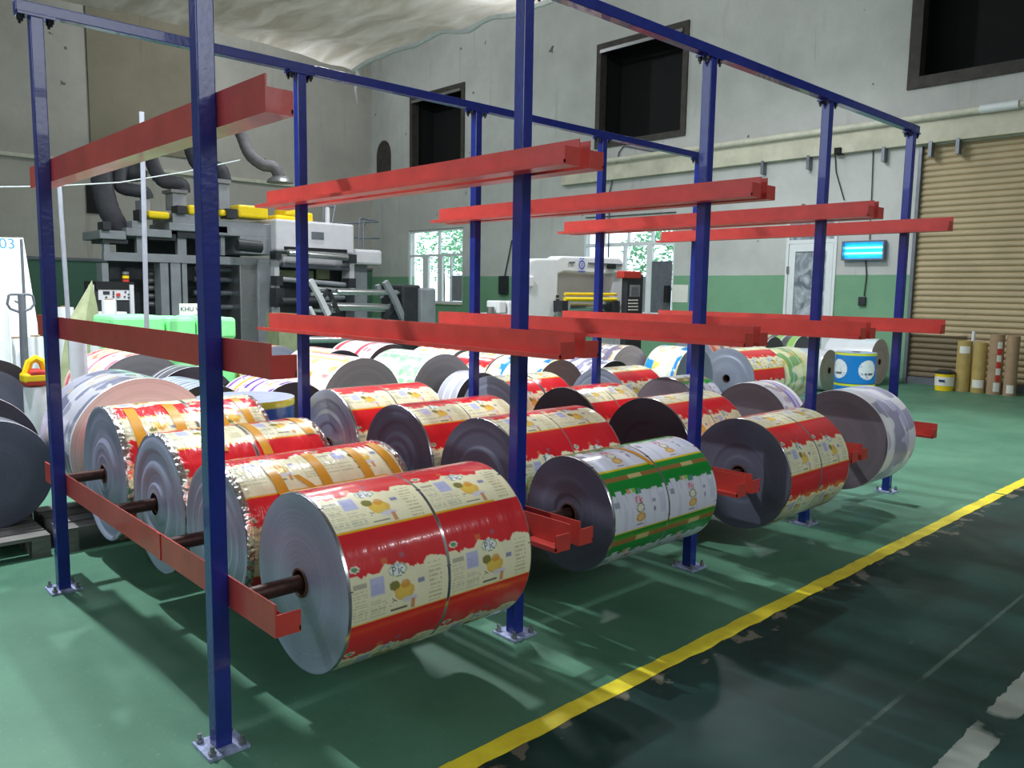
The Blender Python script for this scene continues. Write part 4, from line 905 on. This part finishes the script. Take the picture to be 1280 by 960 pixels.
# white area sign: KHU VUC with marks
def text(name, body, size, loc, m, parent, rot=(PI/2, 0, 0), align='CENTER'):
    c = bpy.data.curves.new(name, 'FONT'); c.body = body; c.size = size; c.extrude = .001; c.align_x = align; c.align_y = 'CENTER'; c.materials.append(M[m]) if isinstance(m, str) else c.materials.append(m)
    o = bpy.data.objects.new(name, c); col.objects.link(o); o.location = loc; o.rotation_euler = rot; o.parent = parent
    bpy.context.view_layer.update(); dg = bpy.context.evaluated_depsgraph_get(); me = bpy.data.meshes.new_from_object(o.evaluated_get(dg)); me.name = name
    q = bpy.data.objects.new(name, me); col.objects.link(q); q.location = loc; q.rotation_euler = rot; q.parent = parent; bpy.data.objects.remove(o); return q
p = WY(243, 387, 7.2); s = thing('area_sign', 'white sign board with dark hand-size lettering above the green foam stacks', 'sign', (p.x, 7.2, 0))
w = (WY(262, 387, 7.2).x-WY(226, 387, 7.2).x); z1 = WY(243, 379.5, 7.2).z; z0 = WY(243, 393.5, 7.2).z
obj('board', MB().box(-w/2, w/2, 0, .02, z0, z1), M['label'], s); text('lettering', 'KHU VỰC', .078, (0, -.002, (z0+z1)/2), 'ink', s)
obj('stand', MB().cyl((0, .03, 0), (0, .03, z0+.05), .015, 8).cyl((0, .03, 0), (0, .03, .02), .15, 16), M['steel'], s)
# leaning white panel with the number 03
Y = 8.2; a, b, c, d = WY(-60, 296, Y), WY(29, 297, Y), WY(42, 395, Y-.25), WY(-60, 395, Y-.25)
s = thing('partition_board', 'tall off-white board marked 03 at the left edge', 'board', (b.x, Y, 0))
o = s.location; zb = 0.0
A = [(a.x-o.x, 0, a.z), (b.x-o.x, 0, b.z), (c.x-o.x+.12, -.4, 0), (d.x-o.x-.1, -.4, 0)]
obj('panel', MB().add(A+[(x, y+.04, z) for x, y, z in A], [(0, 1, 2, 3), (7, 6, 5, 4), (0, 4, 5, 1), (1, 5, 6, 2), (2, 6, 7, 3), (3, 7, 4, 0)]), M['film'], s)
p = WY(10, 305, Y-.06); hz = a.z; text('number', '03', .17, (p.x-o.x, -.4*(1-p.z/hz)-.004, p.z), 'cyanink', s, (PI/2-math.atan(.4/hz), 0, 0))
p = WY(6, 341, Y-.16); yn = -.4*(1-p.z/hz); obj('notice', MB().box(p.x-o.x-.14, p.x-o.x+.12, yn-.02, yn-.005, p.z-.08, p.z+.06), M['label'], s)
def pole(name, label, u0, v0, u1, v1, Y, r, m, cat='pole', zbot=None, group=None):
    a, b = WY(u0, v0, Y), WY(u1, v1, Y); t = (0-b.z)/(a.z-b.z); e = b+(a-b)*t
    if zbot is None: b = e
    o = obj(name, MB().cyl((a.x-b.x, a.y-b.y, a.z-b.z), (0, 0, 0), r, 12), M[m], smooth=True, loc=tuple(b)); return tag(o, label, cat, group)
pole('plastic_pipe', 'leaning thin white pipe left of the printing press, beside the rear left post', 73, 215, 84, 378, 6.4, .022, 'pipe')
pole('plastic_pipe', 'upright white pipe standing in front of the printing press', 177, 140, 183, 392, 6.0, .024, 'pipe')
pole('thin_rod', 'thin dark rod standing before the board marked 03', 26.5, 299, 30, 368, 6.9, .014, 'gframe', 'rod')
# pallet truck handle
p = WY(24, 420, 6.3); T = thing('pallet_truck', 'dark pallet truck with looped steering handle, left of the rear post', 'pallet truck', (p.x, 6.3, 0)); o = T.location
def q(u, v, y=6.3): w_ = WY(u, v, y); return (w_.x-o.x, w_.y-o.y, w_.z)
obj('steering_handle', MB().path([q(24, 390), q(13, 386), q(9, 380), q(11, 369), (q(14, 368)), q(36, 368), q(41, 370), q(43, 380), q(38, 386), q(27, 390)], .012, 8), M['gframe'], T, smooth=True)
obj('tiller', MB().path([q(26, 368), q(28, 400), q(29, 430), (q(30, 460)[0], 0, .3)], [.028, .028, .03, .034], 10), M['gframe'], T, smooth=True)
obj('lever', MB().path([q(18, 376), q(26, 380)], .01, 6), M['steel'], T)
x_ = q(30, 460)[0]
obj('pump_block', MB().box(x_-.12, x_+.12, -.08, .12, .06, .34), M['gframe'], T, bevel=.02)
for sx in (-1, 1): obj('fork', MB().box(x_+sx*.19-.07, x_+sx*.19+.07, .1, .75, .09, .15), M['gframe'], T, bevel=.01); obj('wheel', MB().cyl((x_+sx*.06-.03, 0, .07), (x_+sx*.06+.03, 0, .07), .07, 16), M['black'], T)
# khaki folded cloth
a, b, c, d, e = [WY(u, v, 7.6) for u, v in ((115, 350), (84, 402), (99, 404), (118, 378), (122, 392))]
o = a; zf = WY(100, 440, 7.6)
vs = [(a.x-o.x, 0, a.z), (b.x-o.x-.25, -.1, 0), (c.x-o.x, -.35, 0), (e.x-o.x+.2, 0, 0), (b.x-o.x, -.02, b.z), (c.x-o.x, -.22, c.z), (d.x-o.x, -.03, d.z), (a.x-o.x-.05, .25, 0)]
k = obj('folded_tarpaulin', MB().add(vs, [(0, 4, 5), (0, 5, 6), (4, 1, 2, 5), (5, 2, 3, 6), (0, 6, 3, 7), (0, 7, 1, 4), (1, 7, 3, 2)]), M['cloth']); k.location = (o.x, 7.6, 0)
tag(k, 'peaked khaki green tarpaulin leaning between rear post and control cabinet', 'tarpaulin')
def upright(name, label, u0, u1, v0, Y, m, group, cap=None):
    a, b = WY(u0, v0, Y), WY(u1, v0, Y); r = (b.x-a.x)/2; z = a.z; T = thing(name, label, 'film roll', ((a.x+b.x)/2, Y, 0), 0, group)
    obj('winding', MB().lathe([(r*.98, 0), (r, .02), (r, z-.02), (r*.97, z)], n=28), M[m], T, smooth=True); obj('core_tube', MB().lathe([(.05, z), (.05, z+.015), (.04, z+.015), (.04, z)], n=18), M[cap or 'kraft'], T, smooth=True); return T
G = 'white film rolls standing at the left'
upright('white_film_roll', 'tall narrow white roll in front of the control cabinet', 127, 145, 375, 8.3, 'film', G)
upright('white_film_roll', 'white roll standing right of the rear left post, below the khaki tarpaulin', 86, 108, 424, 4.6, 'film', G)
upright('white_film_roll', 'white roll with low top beside the pink and orange roll', 113, 128, 432, 6.6, 'film', G)
upright('white_film_roll', 'cream-white roll directly left of the rear left post', 34, 54, 421, 7.4, 'film', G)
upright('white_film_roll', 'cream-white roll just left of the pallet truck tiller', 14, 27, 423, 7.6, 'film', G)
upright('white_film_roll', 'pale pinkish roll at the left edge behind the black-rimmed roll', -26, 10, 383, 7.3, 'film', G)
upright('white_film_roll', 'short white bundle behind the khaki tarpaulin', 110, 158, 390, 8.75, 'film', G)
upright('white_film_roll', 'short white film roll standing beyond the rear left post', 70, 92, 384, 8.6, 'film', G)
# yellow jerrycan
upright('white_film_roll', 'short white roll carrying the yellow and red canister', 29, 59, 484, 4.95, 'film', G)
p = WY(43, 455, 4.95); zb_ = WY(43, 484, 4.95).z+.016; T = thing('jerrycan', 'yellow and red plastic canister with carrying handle, left of the rear post', 'canister', (p.x, 4.95, zb_))
zt = WY(43, 448, 4.95).z-zb_; w = .095
obj('canister_body', MB().prism([(-w, 0), (w, 0), (w, zt-.16), (w*.55, zt-.09), (-w*.5, zt-.09), (-w, zt-.18)], -.09, .09), M['redtape'], T, bevel=.02)
obj('canister_top', MB().path([(-w*.8, 0, zt-.15), (-w*.4, 0, zt-.03), (w*.1, 0, zt), (w*.6, 0, zt-.03), (w*.9, 0, zt-.14)], .032, 8), M['yellow'], T, smooth=True)
obj('canister_shoulder', MB().box(-w-.005, w+.005, -.092, .092, zt-.2, zt-.12), M['yellow'], T, bevel=.02)

# ------------------------------------------------------------ right wall things
def onwall(u, v, d=0.): return WX(u, v, X1-d)
# paper tubes and bucket by the shutter
def tube(label, u0, u1, v0, v1, labels, strip=None):
    x = 14.45; a, b = WX(u0, (v0+v1)/2, x), WX(u1, (v0+v1)/2, x); r = abs(a.y-b.y)/2*.97; y = (a.y+b.y)/2; z = WX((u0+u1)/2, v0, x).z
    T = thing('paper_tube', label, 'tube', (x, y, 0), 0, 'paper tubes leaning by the shutter')
    obj('tube_body', MB().lathe([(r, 0), (r, z), (r*.8, z+.004), (r*.75, z-.03)], n=28), M['kraft' if strip or not labels or labels[0][2] == 'k' else 'tubey'], T, smooth=True)
    def patch(zz0, zz1, t0, t1, m, n):
        vs = []; k = 8
        for i in range(k+1):
            t = t0+(t1-t0)*i/k
            for zz in (zz0, zz1): vs.append(((r+.003)*math.cos(t), (r+.003)*math.sin(t), zz))
        obj(n, MB().add(vs, [(2*i, 2*i+2, 2*i+3, 2*i+1) for i in range(k)]), M[m], T)
    base = math.atan2(CAM.y-y, CAM.x-x)
    for (f0, f1, _, c0, c1) in labels: patch(z*f0, z*f1, base+c0, base+c1, 'label', 'paper_label')
    if strip:
        for i in range(6): patch(z*(.22+.11*i), z*(.33+.11*i), base+.1, base+.75, 'redtape' if i % 2 == 0 else 'label', 'tape_square')
M['tubey'] = mat('yellowed_wrap', 'b59b5c', .45, var=.12, coat=.2)
tube('yellowish tube with white label near its top, leftmost of the four by the shutter', 1195, 1214, 426, 489, [(.76, .9, 'y', -.7, .7)])
tube('yellowish tube with white label near its foot, second of the four by the shutter', 1215, 1233, 428, 491, [(.10, .26, 'y', -.9, .8)])
tube('brown paper tube with a red and white taped strip, third by the shutter', 1235, 1254, 418, 492, [(.05, .2, 'k', -.1, .8)], True)
tube('plain brown paper tube with a small white label at its foot, rightmost by the shutter', 1256, 1273, 420, 493, [(.04, .18, 'k', -.5, .6)])
p = WX(1180, 481, 14.3); T = thing('paint_bucket', 'yellow and white paint bucket with black lid in front of the shutter', 'bucket', (14.3, p.y, 0))
obj('bucket_body', MB().lathe([(.145, 0), (.155, .30)], n=24), M['yellow'], T, smooth=True); obj('bucket_label', MB().lathe([(.1535, .09), (.157, .25)], n=24), M['label'], T, smooth=True)
obj('lid', MB().lathe([(.16, .30), (.165, .34), (.10, .37)], n=24), M['mdark'], T, smooth=True); obj('bucket_print', MB().box(-.162, -.158, -.06, .04, .16, .20), M['ink'], T)
a = WX(1217, 414, 14.75); o = obj('white_stick', MB().cyl((0, 0, 0), (.05, 0, a.z), .03, 8), M['alu'], loc=(14.72, a.y, 0)); tag(o, 'thin white stick standing behind the second tube', 'stick')
# insect lamp on the wall
M['uv'] = mat('uv_tube', '60f0ff', .4, emit='40e8ff', estr=14.); M['uvback'] = mat('lamp_reflector', '2b8fd0', .35, emit='0a80e0', estr=.9)
a, b = onwall(1058, 304), onwall(1106, 323); c = (a+b)/2; T = thing('insect_lamp', 'glowing cyan two-tube insect lamp on the wall left of the shutter', 'lamp', (X1, c.y, c.z)); hw = abs(a.y-b.y)/2
obj('reflector', MB().box(-.05, -.03, -hw, hw, -.16, .16), M['uvback'], T)
fr = MB().box(-.14, -.03, -hw-.03, -hw, -.19, .19).box(-.14, -.03, hw, hw+.03, -.19, .19).box(-.14, -.03, -hw, hw, .16, .19).box(-.14, -.03, -hw, hw, -.19, -.16); obj('housing', fr, M['gframe'], T)
for z in (-.055, .055): obj('uv_tube', MB().cyl((-.09, -hw+.03, z), (-.09, hw-.03, z), .02, 12), M['uv'], T, smooth=True)
w_ = MB()
for i in range(24): y = -hw+2*hw*i/23; w_.box(-.137, -.133, y-.0015, y+.0015, -.16, .16)
g_ = obj('guard_wires', w_, M['steel'], T); g_['kind'] = 'stuff'
def cable(label, pts, r=.012, m='cable', x=None):
    q = [WX(u, v, (x or X1)-.03) for u, v in pts]; o = q[0]; c = obj('cable', MB().path([tuple(p-o) for p in q], r, 6), M[m], loc=tuple(o)); tag(c, label, 'cable', 'cables on the walls')
cable('thin cable from the insect lamp down to the wall socket', [(1082, 323), (1083, 345), (1080, 370)])
cable('grey cable running from the pipe ledge down above the glazed door', [(1043, 180), (1045, 215), (1055, 250)])
cable('cable dropping to the insect lamp from the ledge', [(1092, 172), (1090, 230), (1087, 300)], .010)
cable('bent conduit rising beside the high middle opening', [(760, 345), (762, 240), (774, 190), (780, 182), (822, 190)], .022, 'gframe')
cable('black cable hanging to a socket left of the laminating machine', [(640, 300), (634, 330), (631, 345)], .02)
cable('long wire along the top of the right window', [(732, 272), (768, 270), (845, 265)], .012)
def box_on_wall(name, label, cat, u0, v0, u1, v1, m, d=.08):
    a, b = onwall(u0, (v0+v1)/2), onwall(u1, (v0+v1)/2); z1, z0 = onwall((u0+u1)/2, v0).z, onwall((u0+u1)/2, v1).z
    o = obj(name, MB().box(-d, 0, -abs(a.y-b.y)/2, abs(a.y-b.y)/2, 0, z1-z0), M[m], bevel=.01, loc=(X1, (a.y+b.y)/2, z0)); return tag(o, label, cat)
box_on_wall('wall_socket', 'small dark wall socket below the insect lamp', 'socket', 1074, 371, 1083, 382, 'mdark', .06)
box_on_wall('junction_box', 'black box on the green dado left of the laminating machine', 'box', 626, 345, 636, 368, 'mdark', .1)
box_on_wall('wall_bracket', 'black bracket at the right window edge', 'bracket', 834, 357, 838, 378, 'black', .15)
box_on_wall('notice_paper', 'pale notice sheet on the wall right of the right window', 'notice', 840, 356, 860, 378, 'label', .01)
box_on_wall('floodlight', 'small dark floodlight under the pipe ledge', 'lamp', 1048, 186, 1056, 194, 'black', .2)
# arched wall niche close to the far corner
a = onwall(480, 200); r = .42; pts = [(-r, -.5), (r, -.5), (r, .15)]+[(r*math.cos(t), .15+r*1.2*math.sin(t)) for t in np.linspace(.2, PI-.2, 9)]+[(-r, .15)]
mb = MB(); n = len(pts); mb.add([(-.02, p[0], p[1]) for p in pts]+[(0, p[0], p[1]) for p in pts], [tuple(range(n)), tuple(range(2*n-1, n-1, -1))]+[(i, (i+1) % n, n+(i+1) % n, n+i) for i in range(n)])
o = obj('arched_vent', mb, M['brownsteel'], loc=(X1, a.y, a.z)); tag(o, 'small dark brown arched vent near the far corner', 'vent')
# ledge brackets
for i, u in enumerate((958, 1015, 1108, 1166, 1200)):
    a = onwall(u, 190); o = obj('ledge_bracket', MB().box(-.14, 0, -.03, .03, 4.22, 4.47).box(-.16, -.14, -.03, .03, 4.22, 4.5), M['gframe'], loc=(X1, a.y, 0))
    tag(o, 'small grey bracket under the wall ledge, number %s along from the high middle opening' % ('one', 'two', 'three', 'four', 'five')[i], 'bracket', 'brackets under the wall ledge')
o = obj('wall_pipe', MB().cyl((14.80, -3.9, 4.93), (14.80, 12.5, 4.93), .065, 14), M['cream'], smooth=True); tag(o, 'cream pipe running along the top of the wall ledge', 'pipe')
o = obj('wall_pipe', MB().cyl((14.78, 1.75, 4.93), (14.78, 2.35, 4.93), .075, 14), M['alu'], smooth=True); tag(o, 'short bright white pipe collar on the ledge above the shutter', 'pipe')
# dark square opening and wires on the back wall
a, b = WY(107, 231, Y1), WY(135, 268, Y1); o = obj('wall_opening', MB().box(-abs(a.x-b.x)/2, abs(a.x-b.x)/2, -.05, 0, 0, a.z-b.z), M['black'], loc=((a.x+b.x)/2, Y1, b.z)); tag(o, 'dark square opening in the far wall behind the hoses', 'opening')
q = [WY(u, v, 9.0) for u, v in ((-40, 234), (60, 233), (150, 228), (230, 215), (300, 200))]; o = obj('overhead_wire', MB().path([tuple(p-q[0]) for p in q], .008, 5), M['alu'], loc=tuple(q[0])); tag(o, 'thin pale wire strung across above the machines', 'wire')
p = WY(445, 98, 14.6); o = obj('torn_strip', MB().path([(0, 0, .32), (.05, 0, .1), (0, .02, -.25), (.04, 0, -.6)], [.03, .05, .03, .006], 6), M['film'], loc=(p.x, 14.6, p.z)); tag(o, 'torn strip of plastic hanging from the edge of the plastic sheet', 'plastic strip')
